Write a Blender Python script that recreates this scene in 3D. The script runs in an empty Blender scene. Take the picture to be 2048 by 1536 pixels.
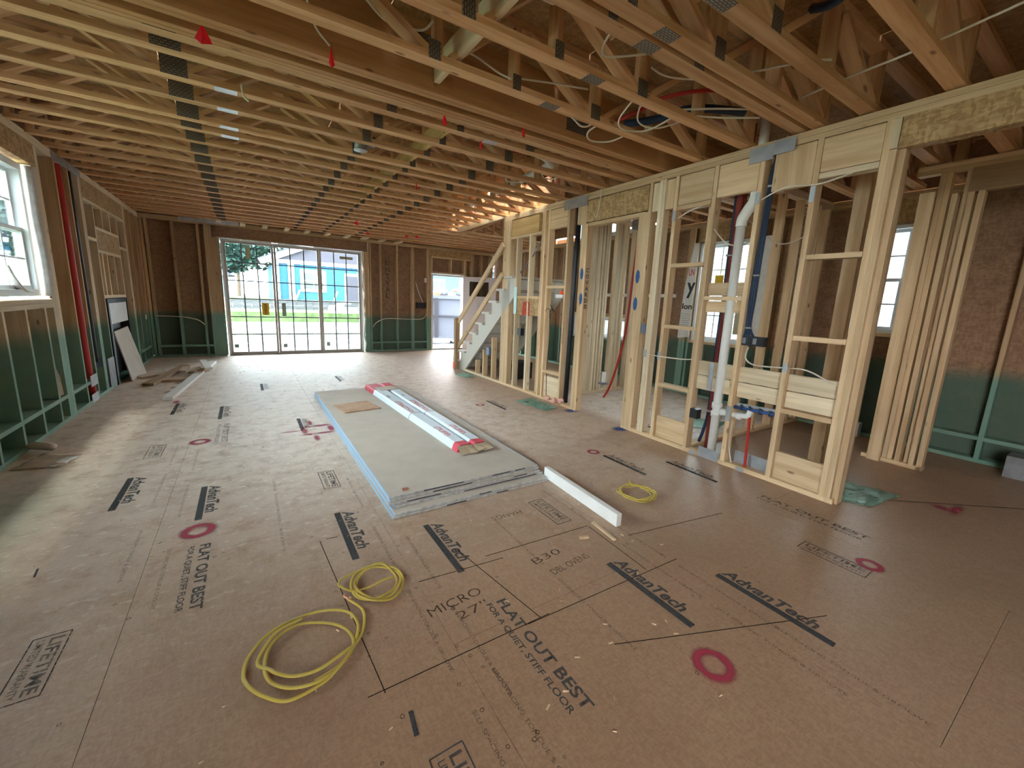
import bpy, bmesh, math, random
from mathutils import Vector, Matrix
random.seed(7)
S = bpy.context.scene
COL = S.collection

# ------------------------------------------------------------------ camera
def cam_axes(yaw, pitch, roll):
    cy, sy, cp, sp = math.cos(yaw), math.sin(yaw), math.cos(pitch), math.sin(pitch)
    f = Vector((sy*cp, cy*cp, -sp)); r = Vector((cy, -sy, 0)); u = r.cross(f)
    c, s = math.cos(roll), math.sin(roll)
    return r*c + u*s, u*c - r*s, f
cd = bpy.data.cameras.new('camera'); cam = bpy.data.objects.new('camera', cd); COL.objects.link(cam)
r_, u_, f_ = cam_axes(0.586661, 0.183138, 0.04261)
cam.matrix_world = Matrix(((r_.x, u_.x, -f_.x, 0), (r_.y, u_.y, -f_.y, 0), (r_.z, u_.z, -f_.z, 1.395), (0, 0, 0, 1)))
cd.sensor_width = 36; cd.lens = 822.516/2048*36
cd.shift_x = -(1038.68-1024)/2048; cd.shift_y = (756.79-768)/2048
cd.clip_start = 0.05; cd.clip_end = 400
S.camera = cam

# ------------------------------------------------------------------ world, sun, exposure
w = bpy.data.worlds.new('sky'); S.world = w; w.use_nodes = True
wn, wl = w.node_tree.nodes, w.node_tree.links
bg = wn['Background']
tc = wn.new('ShaderNodeTexCoord'); sep = wn.new('ShaderNodeSeparateXYZ'); ramp = wn.new('ShaderNodeValToRGB')
nz = wn.new('ShaderNodeTexNoise'); nz.inputs['Scale'].default_value = 2.2; nz.inputs['Detail'].default_value = 5
wl.new(tc.outputs['Generated'], sep.inputs[0]); wl.new(tc.outputs['Generated'], nz.inputs['Vector'])
ramp.color_ramp.elements[0].position = 0.42; ramp.color_ramp.elements[0].color = (0.78, 0.91, 1.0, 1)
ramp.color_ramp.elements[1].position = 0.60; ramp.color_ramp.elements[1].color = (1.0, 1.0, 1.0, 1)
wl.new(nz.outputs['Fac'], ramp.inputs[0]); wl.new(ramp.outputs[0], bg.inputs['Color'])
bg.inputs['Strength'].default_value = 1.7
sd = bpy.data.lights.new('sun', 'SUN'); sd.energy = 1.0; sd.angle = math.radians(9); sd.color = (1.0, 0.95, 0.86)
so = bpy.data.objects.new('sun', sd); COL.objects.link(so)
so.rotation_euler = Vector((0.27, 0.10, -0.95)).to_track_quat('-Z', 'Y').to_euler()
S.view_settings.view_transform = 'Standard'; S.view_settings.look = 'None'
S.view_settings.gamma = 1; S.view_settings.use_curve_mapping = False
S.view_settings.exposure = 4.5
S.cycles.max_bounces = 8; S.cycles.diffuse_bounces = 5; S.cycles.glossy_bounces = 3
S.cycles.transparent_max_bounces = 12; S.cycles.transmission_bounces = 4
S.cycles.sample_clamp_indirect = 8; S.cycles.use_denoising = True

# ------------------------------------------------------------------ materials
class NT:
    def __init__(s, name):
        s.m = bpy.data.materials.new(name); s.m.use_nodes = True
        s.n, s.l = s.m.node_tree.nodes, s.m.node_tree.links
        s.b = s.n['Principled BSDF']; s.out = s.n['Material Output']
        s.b.inputs['Specular IOR Level'].default_value = 0.3
    def new(s, t, **kw):
        nd = s.n.new('ShaderNode'+t)
        for k, v in kw.items(): setattr(nd, k, v)
        return nd
    def put(s, sock, v):
        if hasattr(v, 'is_output'): s.l.new(v, sock)
        else:
            try: sock.default_value = v
            except Exception: sock.default_value = (*v, 1)
    def math(s, op, a, b=0.0, c=None, clamp=False):
        nd = s.new('Math', operation=op, use_clamp=clamp); s.put(nd.inputs[0], a); s.put(nd.inputs[1], b)
        if c is not None: s.put(nd.inputs[2], c)
        return nd.outputs[0]
    def mix(s, f, a, b, blend='MIX'):
        nd = s.new('Mix', data_type='RGBA', blend_type=blend); s.put(nd.inputs[0], f); s.put(nd.inputs[6], a); s.put(nd.inputs[7], b)
        return nd.outputs[2]
    def ramp(s, f, lo, hi):
        nd = s.new('MapRange', interpolation_type='SMOOTHSTEP'); s.put(nd.inputs[0], f); nd.inputs[1].default_value = lo; nd.inputs[2].default_value = hi
        return nd.outputs[0]
    def vec(s, src, scale, off=None):
        nd = s.new('VectorMath', operation='MULTIPLY'); s.l.new(src, nd.inputs[0]); nd.inputs[1].default_value = scale
        if off is None: return nd.outputs[0]
        a = s.new('VectorMath', operation='ADD'); s.l.new(nd.outputs[0], a.inputs[0]); s.l.new(off, a.inputs[1]); return a.outputs[0]
    def obj(s): return s.new('TexCoord').outputs['Object']
    def pos(s): return s.new('NewGeometry').outputs['Position']
    def rnd(s): return s.new('ObjectInfo').outputs['Random']
    def noise(s, v, scale=1, det=3, rough=.55):
        nd = s.new('TexNoise'); s.l.new(v, nd.inputs['Vector']); nd.inputs['Scale'].default_value = scale
        nd.inputs['Detail'].default_value = det; nd.inputs['Roughness'].default_value = rough; return nd.outputs['Fac']
    def voro(s, v, scale=1, feat='F1'):
        nd = s.new('TexVoronoi', feature=feat); s.l.new(v, nd.inputs['Vector']); nd.inputs['Scale'].default_value = scale; return nd
    def bump(s, h, st=.2, d=.01):
        nd = s.new('Bump'); s.l.new(h, nd.inputs['Height']); nd.inputs['Strength'].default_value = st; nd.inputs['Distance'].default_value = d
        s.l.new(nd.outputs[0], s.b.inputs['Normal'])
    def fin(s, col, rough=.7):
        s.put(s.b.inputs['Base Color'], col); s.put(s.b.inputs['Roughness'], rough); return s.m
    def offs(s, k=37.0):
        nd = s.new('CombineXYZ'); r = s.rnd()
        for i, q in enumerate((k, k*1.7, k*2.3)): s.l.new(s.math('MULTIPLY', r, q), nd.inputs[i])
        return nd.outputs[0]
    def green(s, col, g, z0=.90):
        p = s.pos(); sp = s.new('SeparateXYZ'); s.l.new(p, sp.inputs[0])
        n1 = s.noise(p, 1.3, 2); h = s.math('ADD', sp.outputs[2], s.math('MULTIPLY', s.math('SUBTRACT', n1, .5), .22))
        f = s.math('SUBTRACT', 1.0, s.ramp(h, z0-.10, z0+.09))
        f = s.math('MULTIPLY', f, s.math('ADD', .74, s.math('MULTIPLY', s.noise(p, 5, 3), .3)), clamp=True)
        return s.mix(f, col, g)

def lumber(name, a, b, green=None, rough=.75, var=.26):
    t = NT(name); o = t.obj(); off = t.offs()
    g1 = t.noise(t.vec(o, (1.1, 17, 17), off), 1, 3); g2 = t.noise(t.vec(o, (4, 95, 95), off), 1, 2)
    c = t.mix(t.ramp(g1, .32, .68), a, b)
    c = t.mix(t.math('MULTIPLY', t.ramp(g2, .5, .75), .28), c, tuple(x*.62 for x in a))
    v = t.voro(t.vec(o, (3.1, 8.5, 8.5), off), 1)
    kn = t.math('SUBTRACT', 1.0, t.ramp(v.outputs['Distance'], .045, .13))
    c = t.mix(t.math('MULTIPLY', kn, .75), c, (a[0]*.28, a[1]*.2, a[2]*.16))
    hs = t.new('HueSaturation'); t.l.new(c, hs.inputs['Color'])
    t.l.new(t.math('ADD', 1-var*.55, t.math('MULTIPLY', t.rnd(), var)), hs.inputs['Value'])
    c = hs.outputs[0]
    if green: c = t.green(c, green)
    t.bump(g2, .12, .002)
    return t.fin(c, rough)
GREEN = (0.15, 0.31, 0.25)
M = {}
M['lumber'] = lumber('spruce lumber', (0.55, 0.375, 0.205), (0.71, 0.52, 0.315))
M['lumber_green'] = lumber('spruce lumber with green borate spray', (0.44, 0.29, 0.155), (0.58, 0.41, 0.24), GREEN)
M['truss'] = lumber('yellow pine truss lumber', (0.52, 0.28, 0.125), (0.68, 0.42, 0.22))
M['pale'] = lumber('pale trimmed lumber', (0.60, 0.47, 0.30), (0.74, 0.62, 0.43))
M['pale_green'] = lumber('pale lumber with green borate spray', (0.58, 0.46, 0.30), (0.72, 0.60, 0.43), GREEN)
M['scrap'] = lumber('brown scrap lumber', (0.30, 0.19, 0.10), (0.42, 0.28, 0.16))
M['lvl'] = lumber('laminated beam veneer', (0.42, 0.21, 0.085), (0.54, 0.30, 0.135), var=.1)
M['ply'] = lumber('yellow plywood', (0.52, 0.33, 0.12), (0.64, 0.44, 0.19), var=.1)
M['primed'] = NT('grey primed stair board').fin((0.50, 0.47, 0.40), .55)

def osb(name, a, b, dark, green=None, sc=26, rough=.75):
    t = NT(name); o = t.obj(); off = t.offs()
    v1 = t.voro(t.vec(o, (sc, sc*2.6, sc), off)); v2 = t.voro(t.vec(o, (sc*2.4, sc*.9, sc), off))
    r1 = t.new('SeparateColor'); t.l.new(v1.outputs['Color'], r1.inputs[0]); r2 = t.new('SeparateColor'); t.l.new(v2.outputs['Color'], r2.inputs[0])
    k = t.math('ADD', t.math('MULTIPLY', r1.outputs[0], .5), t.math('MULTIPLY', r2.outputs[1], .5))
    c = t.mix(t.ramp(k, .15, .85), a, b)
    c = t.mix(t.math('MULTIPLY', t.ramp(t.noise(t.vec(o, (6, 6, 6), off), 1, 4), .45, .75), .45), c, dark)
    if green: c = t.green(c, green)
    t.bump(k, .15, .002)
    return t.fin(c, rough)
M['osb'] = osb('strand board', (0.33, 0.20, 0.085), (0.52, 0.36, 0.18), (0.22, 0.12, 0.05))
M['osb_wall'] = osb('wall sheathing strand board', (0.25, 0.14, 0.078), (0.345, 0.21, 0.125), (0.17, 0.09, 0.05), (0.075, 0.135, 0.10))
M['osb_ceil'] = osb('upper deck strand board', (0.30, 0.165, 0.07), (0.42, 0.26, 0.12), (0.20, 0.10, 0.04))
M['osb_pale'] = osb('pale strand board offcut', (0.42, 0.26, 0.15), (0.56, 0.38, 0.25), (0.30, 0.15, 0.08), sc=40)

def floor_mat():
    t = NT('subfloor board'); p = t.pos(); sp = t.new('SeparateXYZ'); t.l.new(p, sp.inputs[0])
    v1 = t.voro(t.vec(p, (62, 150, 1))); r1 = t.new('SeparateColor'); t.l.new(v1.outputs['Color'], r1.inputs[0])
    v2 = t.voro(t.vec(p, (140, 50, 1))); r2 = t.new('SeparateColor'); t.l.new(v2.outputs['Color'], r2.inputs[0])
    k = t.math('ADD', t.math('MULTIPLY', r1.outputs[0], .5), t.math('MULTIPLY', r2.outputs[1], .5))
    c = t.mix(t.ramp(k, .0, 1.0), (0.325, 0.202, 0.124), (0.41, 0.27, 0.172))
    c = t.mix(t.math('MULTIPLY', t.ramp(t.noise(p, 1.1, 5), .42, .7), .3), c, (0.23, 0.135, 0.08))
    # fine drywall and saw dust, also paled to paint daylight toward the patio door
    d = t.math('MULTIPLY', t.ramp(sp.outputs[1], .9, 4.6), t.math('SUBTRACT', 1.0, t.ramp(sp.outputs[0], 2.2, 4.2)))
    bk = t.math('MULTIPLY', t.ramp(sp.outputs[0], 3.6, 3.9), t.math('MULTIPLY', t.ramp(sp.outputs[1], 2.4, 2.6), t.math('SUBTRACT', 1.0, t.ramp(sp.outputs[1], 4.6, 5.2))))
    d = t.math('ADD', d, bk, clamp=True)
    d2 = t.math('MULTIPLY', d, t.ramp(t.noise(p, 7, 5, .7), .16, .62))
    c = t.mix(t.math('MULTIPLY', d2, .85), c, (0.74, 0.64, 0.55))
    sp2 = t.math('MULTIPLY', d, t.ramp(t.noise(t.vec(p, (16, 24, 1)), 1, 3), .60, .66))
    c = t.mix(t.math('MULTIPLY', sp2, .6), c, (0.78, 0.74, 0.70))
    # green borate overspray along the left wall
    e = t.math('ADD', sp.outputs[0], t.math('MULTIPLY', t.noise(p, 2, 3), .35))
    g = t.math('MULTIPLY', t.math('SUBTRACT', 1.0, t.ramp(e, -1.15, -.72)), t.math('SUBTRACT', 1.0, t.ramp(sp.outputs[1], 3.6, 4.6)))
    c = t.mix(t.math('MULTIPLY', g, .45), c, (0.12, 0.24, 0.19))
    t.bump(k, .12, .002)
    t.b.inputs['Specular IOR Level'].default_value = .32
    return t.fin(c, t.math('ADD', .46, t.math('MULTIPLY', d2, .12)))
M['floor'] = floor_mat()

def plain(name, col, rough=.6, metal=0, var=0.0, sc=8):
    t = NT(name); t.b.inputs['Metallic'].default_value = metal
    c = col
    if var:
        n = t.noise(t.obj(), sc, 4); c = t.mix(t.ramp(n, .3, .7), tuple(x*(1-var) for x in col), tuple(min(1, x*(1+var)) for x in col))
    return t.fin(c, rough)
def plate_mat():
    t = NT('toothed steel plate'); t.b.inputs['Metallic'].default_value = .55
    br = t.new('TexBrick'); t.l.new(t.vec(t.obj(), (60, 60, 60)), br.inputs['Vector'])
    br.inputs['Scale'].default_value = 1; br.inputs['Mortar Size'].default_value = .22; br.inputs['Brick Width'].default_value = 1.6; br.inputs['Row Height'].default_value = .8
    for i, c in enumerate(((0.27, 0.25, 0.21, 1), (0.34, 0.32, 0.28, 1), (0.13, 0.11, 0.09, 1))): br.inputs[i+1].default_value = c
    return t.fin(br.outputs[0], .45)
M['plate'] = plate_mat()
M['galv'] = plain('galvanised sheet', (0.42, 0.44, 0.46), .38, .75, .12)
M['galv_dark'] = plain('dull steel', (0.25, 0.25, 0.26), .5, .6, .15)
M['pvc'] = plain('white pipe plastic', (0.74, 0.73, 0.68), .35)
M['abs'] = plain('black pipe plastic', (0.012, 0.012, 0.016), .35)
M['blackbox'] = plain('black box plastic', (0.02, 0.02, 0.022), .45)
M['bluebox'] = plain('blue grey box plastic', (0.16, 0.21, 0.30), .5)
M['red'] = plain('red tube plastic', (0.42, 0.025, 0.02), .4)
M['darkred'] = plain('dark red tube plastic', (0.22, 0.03, 0.022), .45)
M['blue'] = plain('blue tube plastic', (0.03, 0.08, 0.26), .4)
M['navy'] = plain('dark blue cable jacket', (0.022, 0.042, 0.085), .45)
M['romex'] = plain('white cable jacket', (0.70, 0.64, 0.52), .5)
M['yellow'] = plain('yellow cable jacket', (0.56, 0.43, 0.085), .42)
M['copper'] = plain('copper wire', (0.72, 0.40, 0.26), .3, .8)
M['pink'] = plain('fluorescent pink film', (0.95, 0.035, 0.06), .5)
M['orange'] = plain('orange tape', (0.85, 0.09, 0.03), .5)
M['gyp_face'] = plain('ivory drywall paper', (0.52, 0.465, 0.40), .8, 0, .05, 5)
M['gyp_edge'] = plain('edge tape with painted window light', (0.38, 0.55, 0.72), .6)  # tape tinted light blue to paint the window's reflection on it
M['gyp_core'] = plain('gypsum core with tape', (0.50, 0.50, 0.48), .8, 0, .25, 30)
M['darktape'] = plain('dark end tape', (0.055, 0.055, 0.065), .6, 0, .3, 20)
M['carton'] = plain('white glossy card', (0.66, 0.76, 0.84), .45)
M['carton_red'] = plain('red printed card', (0.62, 0.075, 0.11), .5, 0, .1)
M['kraft'] = plain('brown card', (0.42, 0.33, 0.22), .85, 0, .12)
M['tan'] = plain('tan paper', (0.44, 0.35, 0.26), .85, 0, .12)
M['white'] = plain('white paint', (0.78, 0.78, 0.76), .45, 0, .04)
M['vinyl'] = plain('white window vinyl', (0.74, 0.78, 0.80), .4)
M['vinyl_shade'] = plain('vinyl with painted backlit shade', (0.42, 0.40, 0.37), .5)  # white vinyl greyed to paint in its backlit shade
M['muntin'] = plain('glazing bar with painted backlit shade', (0.20, 0.23, 0.26), .5)  # grey paints the backlit look of the bars into their colour
M['wrap'] = plain('house wrap film', (0.66, 0.64, 0.60), .5, 0, .06)
M['insul'] = plain('grey foam backer', (0.50, 0.49, 0.47), .8, 0, .15, 14)
M['soot'] = plain('black firebox steel', (0.012, 0.012, 0.02), .4)
M['ivory'] = plain('white primed panel', (0.66, 0.67, 0.66), .6, 0, .04)
M['yellowlabel'] = plain('yellow label', (0.72, 0.46, 0.02), .5)
M['tanlabel'] = plain('tan label', (0.50, 0.46, 0.30), .6)
M['greylabel'] = plain('grey label', (0.30, 0.36, 0.33), .6)
M['aqua'] = plain('aqua foam strip', (0.50, 0.72, 0.70), .6, 0, .06, 30)
M['bluespray'] = plain('blue marking paint', (0.03, 0.09, 0.26), .7, 0, .25, 30)
M['signred'] = plain('red print', (0.55, 0.06, 0.05), .6)
M['signblack'] = plain('black print', (0.03, 0.03, 0.035), .6)
M['chip'] = plain('fresh wood chip', (0.66, 0.50, 0.32), .8, 0, .2)
M['shingle'] = plain('grey roof shingle', (0.05, 0.054, 0.066), .9, 0, .15, 3)
M['trim_out'] = plain('white exterior trim', (0.55, 0.57, 0.58), .6)
M['darkglass'] = plain('dark window glass', (0.05, 0.06, 0.07), .15)
M['lawn'] = plain('mown grass', (0.06, 0.09, 0.032), .9, 0, .3, 3)
M['concrete'] = plain('pale concrete', (0.17, 0.18, 0.19), .85, 0, .08, 2)
M['asphalt'] = plain('grey asphalt', (0.095, 0.105, 0.105), .9, 0, .06, 2)  # slightly mottled grey road surface
M['block'] = plain('grey wall block', (0.062, 0.064, 0.068), .9, 0, .18, 6)
M['silt'] = plain('red clay strip', (0.11, 0.075, 0.065), .9, 0, .1)
M['leafA'] = plain('tree leaf', (0.022, 0.058, 0.046), .8, 0, .4, 1.5)
M['bark'] = plain('tree bark', (0.16, 0.12, 0.09), .9, 0, .2)
M['dump'] = plain('grey blue container paint', (0.045, 0.052, 0.068), .5, 0, .06, 2)
M['dump_dark'] = plain('dark container rib', (0.012, 0.013, 0.017), .5)
def siding(name, col, h=.13):
    t = NT(name); sp = t.new('SeparateXYZ'); t.l.new(t.pos(), sp.inputs[0])
    f = t.math('FRACT', t.math('DIVIDE', sp.outputs[2], h)); k = t.ramp(f, 0.0, .12)
    t.bump(f, .5, .02)
    return t.fin(t.mix(k, tuple(x*.6 for x in col), col), .7)
M['side_blue'] = siding('blue lap siding', (0.026, 0.11, 0.215))
M['side_mauve'] = siding('grey mauve gable siding', (0.055, 0.052, 0.068))
M['side_teal'] = siding('pale teal lap siding', (0.034, 0.062, 0.072), .16)
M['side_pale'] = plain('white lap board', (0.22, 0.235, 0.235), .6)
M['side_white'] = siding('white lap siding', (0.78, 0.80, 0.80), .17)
def gravel():
    t = NT('crushed stone'); v = t.voro(t.vec(t.pos(), (4.2, 4.2, 4.2))); s = t.new('SeparateColor'); t.l.new(v.outputs['Color'], s.inputs[0])
    c = t.mix(s.outputs[0], (0.045, 0.048, 0.05), (0.16, 0.165, 0.165))
    c = t.mix(t.ramp(v.outputs['Distance'], .42, .75), c, (0.008, 0.008, 0.009))
    t.bump(v.outputs['Distance'], 1.0, .08); return t.fin(c, .9)
M['gravel'] = gravel()
def glass():
    t = NT('clear glass'); tr = t.new('BsdfTransparent'); tr.inputs[0].default_value = (.76, .80, .80, 1)
    gl = t.new('BsdfGlossy'); gl.inputs['Roughness'].default_value = .02; fr = t.new('Fresnel'); fr.inputs[0].default_value = 1.45
    mx = t.new('MixShader'); t.l.new(t.math('MULTIPLY', fr.outputs[0], .7), mx.inputs[0]); t.l.new(tr.outputs[0], mx.inputs[1]); t.l.new(gl.outputs[0], mx.inputs[2])
    t.l.new(mx.outputs[0], t.out.inputs[0]); return t.m
M['glass'] = glass()
def film():
    t = NT('green stretch film'); tr = t.new('BsdfTransparent'); tr.inputs[0].default_value = (.80, .95, .88, 1)
    t.fin((0.36, 0.58, 0.48), .14); t.b.inputs['Specular IOR Level'].default_value = .8
    n = t.noise(t.vec(t.obj(), (9, 30, 9)), 1, 4); t.bump(n, .9, .02)
    mx = t.new('MixShader'); mx.inputs[0].default_value = .42
    t.l.new(tr.outputs[0], mx.inputs[1]); t.l.new(t.b.outputs[0], mx.inputs[2]); t.l.new(mx.outputs[0], t.out.inputs[0]); return t.m
M['film'] = film()
def ink(name, col, amount, sc=55, lo=.36, hi=.52):
    t = NT(name); tr = t.new('BsdfTransparent'); t.fin(col, .7); t.b.inputs['Specular IOR Level'].default_value = .1
    n = t.noise(t.pos(), sc, 4, .7); k = t.math('MULTIPLY', t.ramp(n, lo, hi), amount)
    mx = t.new('MixShader'); t.l.new(k, mx.inputs[0]); t.l.new(tr.outputs[0], mx.inputs[1]); t.l.new(t.b.outputs[0], mx.inputs[2]); t.l.new(mx.outputs[0], t.out.inputs[0]); return t.m
M['ink'] = ink('stamp ink', (0.075, 0.078, 0.082), .80, 110, .26, .46)
M['ink_faint'] = ink('faint stamp ink', (0.06, 0.055, 0.055), .55, 160, .36, .52)
M['ink_worn'] = ink('worn stamp ink', (0.05, 0.06, 0.07), .62, 80, .32, .50)
M['pencil'] = ink('pencil mark', (0.05, 0.028, 0.018), .75, 90, .25, .45)
def spray(name, col, ring=True):
    t = NT(name); tr = t.new('BsdfTransparent'); t.fin(col, .75)
    o = t.obj(); ln = t.new('VectorMath', operation='LENGTH'); t.l.new(t.vec(o, (1, 1, 0)), ln.inputs[0])
    d = t.math('ADD', ln.outputs['Value'], t.math('MULTIPLY', t.math('SUBTRACT', t.noise(o, 3, 3), .5), .22))
    if ring: k = t.math('MULTIPLY', t.ramp(d, .30, .62), t.math('SUBTRACT', 1.0, t.ramp(d, .68, 1.0)))
    else: k = t.math('SUBTRACT', 1.0, t.ramp(d, .15, .95))
    k = t.math('MULTIPLY', k, t.math('ADD', .55, t.math('MULTIPLY', t.noise(o, 18, 4), .5)), clamp=True)
    mx = t.new('MixShader'); t.l.new(k, mx.inputs[0]); t.l.new(tr.outputs[0], mx.inputs[1]); t.l.new(t.b.outputs[0], mx.inputs[2]); t.l.new(mx.outputs[0], t.out.inputs[0]); return t.m
M['ring'] = spray('pink sprayed ring', (0.42, 0.035, 0.085))
M['spot'] = spray('pink sprayed spot', (0.42, 0.04, 0.10), False)
M['bluespot'] = spray('blue sprayed spot', (0.02, 0.10, 0.34), False)

# ------------------------------------------------------------------ object helpers
WM = {}
def tag(o, label=None, cat=None, group=None, kind=None):
    if label: o['label'] = label
    if cat: o['category'] = cat
    if group: o['group'] = group
    if kind: o['kind'] = kind
    return o
def link(name, mesh, parent=None, mw=None):
    o = bpy.data.objects.new(name, mesh); COL.objects.link(o)
    mw = mw or Matrix.Identity(4); WM[o] = mw
    if parent is not None:
        o.parent = parent; o.matrix_parent_inverse = WM[parent].inverted()
    o.matrix_world = mw; o.matrix_basis = mw if parent is None else mw
    return o
def empty(name, loc, label=None, cat=None, group=None, kind=None):
    o = link(name, None, None, Matrix.Translation(loc)); o.empty_display_size = .1
    return tag(o, label, cat, group, kind)
CACHE = {}
def box_mesh(l, wd, t, m):
    k = (round(l, 3), round(wd, 3), round(t, 3), m.name)
    if k not in CACHE:
        x, y, z = l/2, wd/2, t/2; me = bpy.data.meshes.new('board')
        me.from_pydata([(a*x, b*y, c*z) for a in (-1, 1) for b in (-1, 1) for c in (-1, 1)], [],
                       [(0, 1, 3, 2), (4, 6, 7, 5), (0, 4, 5, 1), (2, 3, 7, 6), (0, 2, 6, 4), (1, 5, 7, 3)])
        me.materials.append(m); CACHE[k] = me
    return CACHE[k]
def board(name, parent, a, b, wd, t, side, m):
    """box from a to b, width wd along 'side', thickness t across"""
    a, b = Vector(a), Vector(b); X = (b-a); L = X.length; X.normalize()
    Y = Vector(side); Y = (Y - X*Y.dot(X)).normalized(); Z = X.cross(Y)
    mw = Matrix(((X.x, Y.x, Z.x, 0), (X.y, Y.y, Z.y, 0), (X.z, Y.z, Z.z, 0), (0, 0, 0, 1))); mw.translation = (a+b)/2
    return link(name, box_mesh(L, wd, t, m), parent, mw)
def box(name, parent, x0, x1, y0, y1, z0, z1, m):
    c = ((x0+x1)/2, (y0+y1)/2, (z0+z1)/2); d = (abs(x1-x0), abs(y1-y0), abs(z1-z0)); i = max(range(3), key=lambda k: d[k])
    a, b = list(c), list(c); a[i] -= d[i]/2; b[i] += d[i]/2
    o = [k for k in range(3) if k != i]; j = o[0] if d[o[0]] >= d[o[1]] else o[1]; k2 = o[1] if j == o[0] else o[0]
    sv = [0, 0, 0]; sv[j] = 1
    return board(name, parent, a, b, d[j], d[k2], sv, m)
def mesh_obj(name, verts, faces, m, parent=None, mw=None, mats=None, fm=None, smooth=False):
    me = bpy.data.meshes.new(name)
    off = Vector((0, 0, 0))
    if mw is None and verts:
        off = sum((Vector(v) for v in verts), Vector())/len(verts)
        verts = [Vector(v)-off for v in verts]; mw = Matrix.Translation(off)
    me.from_pydata([tuple(v) for v in verts], [], faces)
    for q in (mats or [m]): me.materials.append(q)
    if fm: me.polygons.foreach_set('material_index', fm)
    if smooth: me.polygons.foreach_set('use_smooth', [True]*len(me.polygons))
    me.update(); return link(name, me, parent, mw)
def spline(pts, n=6, closed=False):
    P = [Vector(p) for p in pts]; out = []; N = len(P)
    for i in range(N if closed else N-1):
        g = lambda k: P[k % N] if closed else P[min(max(k, 0), N-1)]
        p0, p1, p2, p3 = g(i-1), g(i), g(i+1), g(i+2)
        for k in range(n):
            t = k/n; out.append(.5*((2*p1)+(p2-p0)*t+(2*p0-5*p1+4*p2-p3)*t*t+(3*p1-p0-3*p2+p3)*t**3))
    if not closed: out.append(P[-1])
    return out
def tube_geo(pts, r, n=8, flat=1.0, base=0):
    P = [Vector(p) for p in pts]; V, F = [], []; up = None
    for i, p in enumerate(P):
        t = (P[min(i+1, len(P)-1)]-P[max(i-1, 0)]).normalized()
        if up is None: up = Vector((0, 0, 1)) if abs(t.z) < .9 else Vector((1, 0, 0))
        s = t.cross(up).normalized(); up = s.cross(t).normalized()
        rr = r[i] if isinstance(r, (list, tuple)) else r
        for k in range(n):
            a = 2*math.pi*k/n; V.append(p+s*(math.cos(a)*rr)+up*(math.sin(a)*rr*flat))
    for i in range(len(P)-1):
        for k in range(n): F.append((base+i*n+k, base+i*n+(k+1) % n, base+(i+1)*n+(k+1) % n, base+(i+1)*n+k))
    F.append(tuple(base+k for k in range(n))[::-1]); F.append(tuple(base+(len(P)-1)*n+k for k in range(n)))
    return V, F
def tube(name, parent, pts, r, m, n=8, sm=6, flat=1.0):
    P = spline(pts, sm) if sm else pts
    V, F = tube_geo(P, r, n, flat); return mesh_obj(name, V, F, m, parent, smooth=True)
def prism(name, parent, outline, axis, d0, d1, m):
    """outline of (u,v) extruded along axis ('x': u=y v=z, 'y': u=x v=z, 'z': u=x v=y)"""
    f = {'x': lambda u, v, d: (d, u, v), 'y': lambda u, v, d: (u, d, v), 'z': lambda u, v, d: (u, v, d)}[axis]
    n = len(outline); V = [f(u, v, d0) for u, v in outline]+[f(u, v, d1) for u, v in outline]
    F = [tuple(range(n))[::-1], tuple(range(n, 2*n))]+[(i, (i+1) % n, n+(i+1) % n, n+i) for i in range(n)]
    o = mesh_obj(name, V, F, m, parent)
    bm = bmesh.new(); bm.from_mesh(o.data); bmesh.ops.recalc_face_normals(bm, faces=bm.faces); bm.to_mesh(o.data); bm.free(); return o
def text(name, parent, s, origin, xdir, ydir, width, height, m, bold=0.0, shear=0.0):
    """flat print: starts at origin, runs along xdir for width, letters rise along ydir by height"""
    c = bpy.data.curves.new('print', 'FONT'); c.body = s; c.resolution_u = 3; c.offset = bold; c.shear = shear
    to = bpy.data.objects.new('print', c); me = bpy.data.meshes.new_from_object(to); bpy.data.objects.remove(to)
    xs = [v.co.x for v in me.vertices]; ys = [v.co.y for v in me.vertices]
    x0, x1, y1 = min(xs), max(xs), max(ys); X, Y = Vector(xdir).normalized(), Vector(ydir).normalized(); Z = X.cross(Y)
    for v in me.vertices: v.co = ((v.co.x-x0)/(x1-x0)*width, v.co.y/y1*height, 0)
    me.materials.clear(); me.materials.append(m)
    mw = Matrix(((X.x, Y.x, Z.x, 0), (X.y, Y.y, Z.y, 0), (X.z, Y.z, Z.z, 0), (0, 0, 0, 1))); mw.translation = origin
    return link(name, me, parent, mw)

# ------------------------------------------------------------------ floor
floor = empty('floor', (0, 0, 0), 'brown strand board subfloor printed with grey stamps and pink spray marks', 'floor', kind='structure')
SEAMS = [-1.74, -0.515, 0.625, 1.835, 3.055, 4.275, 5.495, 6.15]
PANELS = []
for i in range(7):
    y = -3.2 + (0.9 if i % 2 else 2.1) - 2.44
    while y < 10.9:
        y0, y1 = max(y, -3.2), min(y+2.44, 10.9)
        if y1-y0 > .05:
            p = box('subfloor_panel', floor, SEAMS[i]+.0008, SEAMS[i+1]-.0008, y0+.0008, y1-.0008, -.019, 0, M['floor']); PANELS.append((SEAMS[i], SEAMS[i+1], y0, y1, p))
        y += 2.44
box('subfloor_underlay', floor, -1.74, 6.15, -3.2, 10.9, -.06, -.022, M['scrap'])
def panel_at(x, y):
    for a, b, c, d, p in PANELS:
        if a <= x < b and c <= y < d: return p
    return floor
DN, RT = (0, -1, 0), (1, 0, 0)
def strip(name, par, x0, y0, x1, y1, wd, m, z=.0012):
    return board(name, par, (x0, y0, z), (x1, y1, z), wd, .0008, Vector((-(y1-y0), x1-x0, 0)), m)
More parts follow.
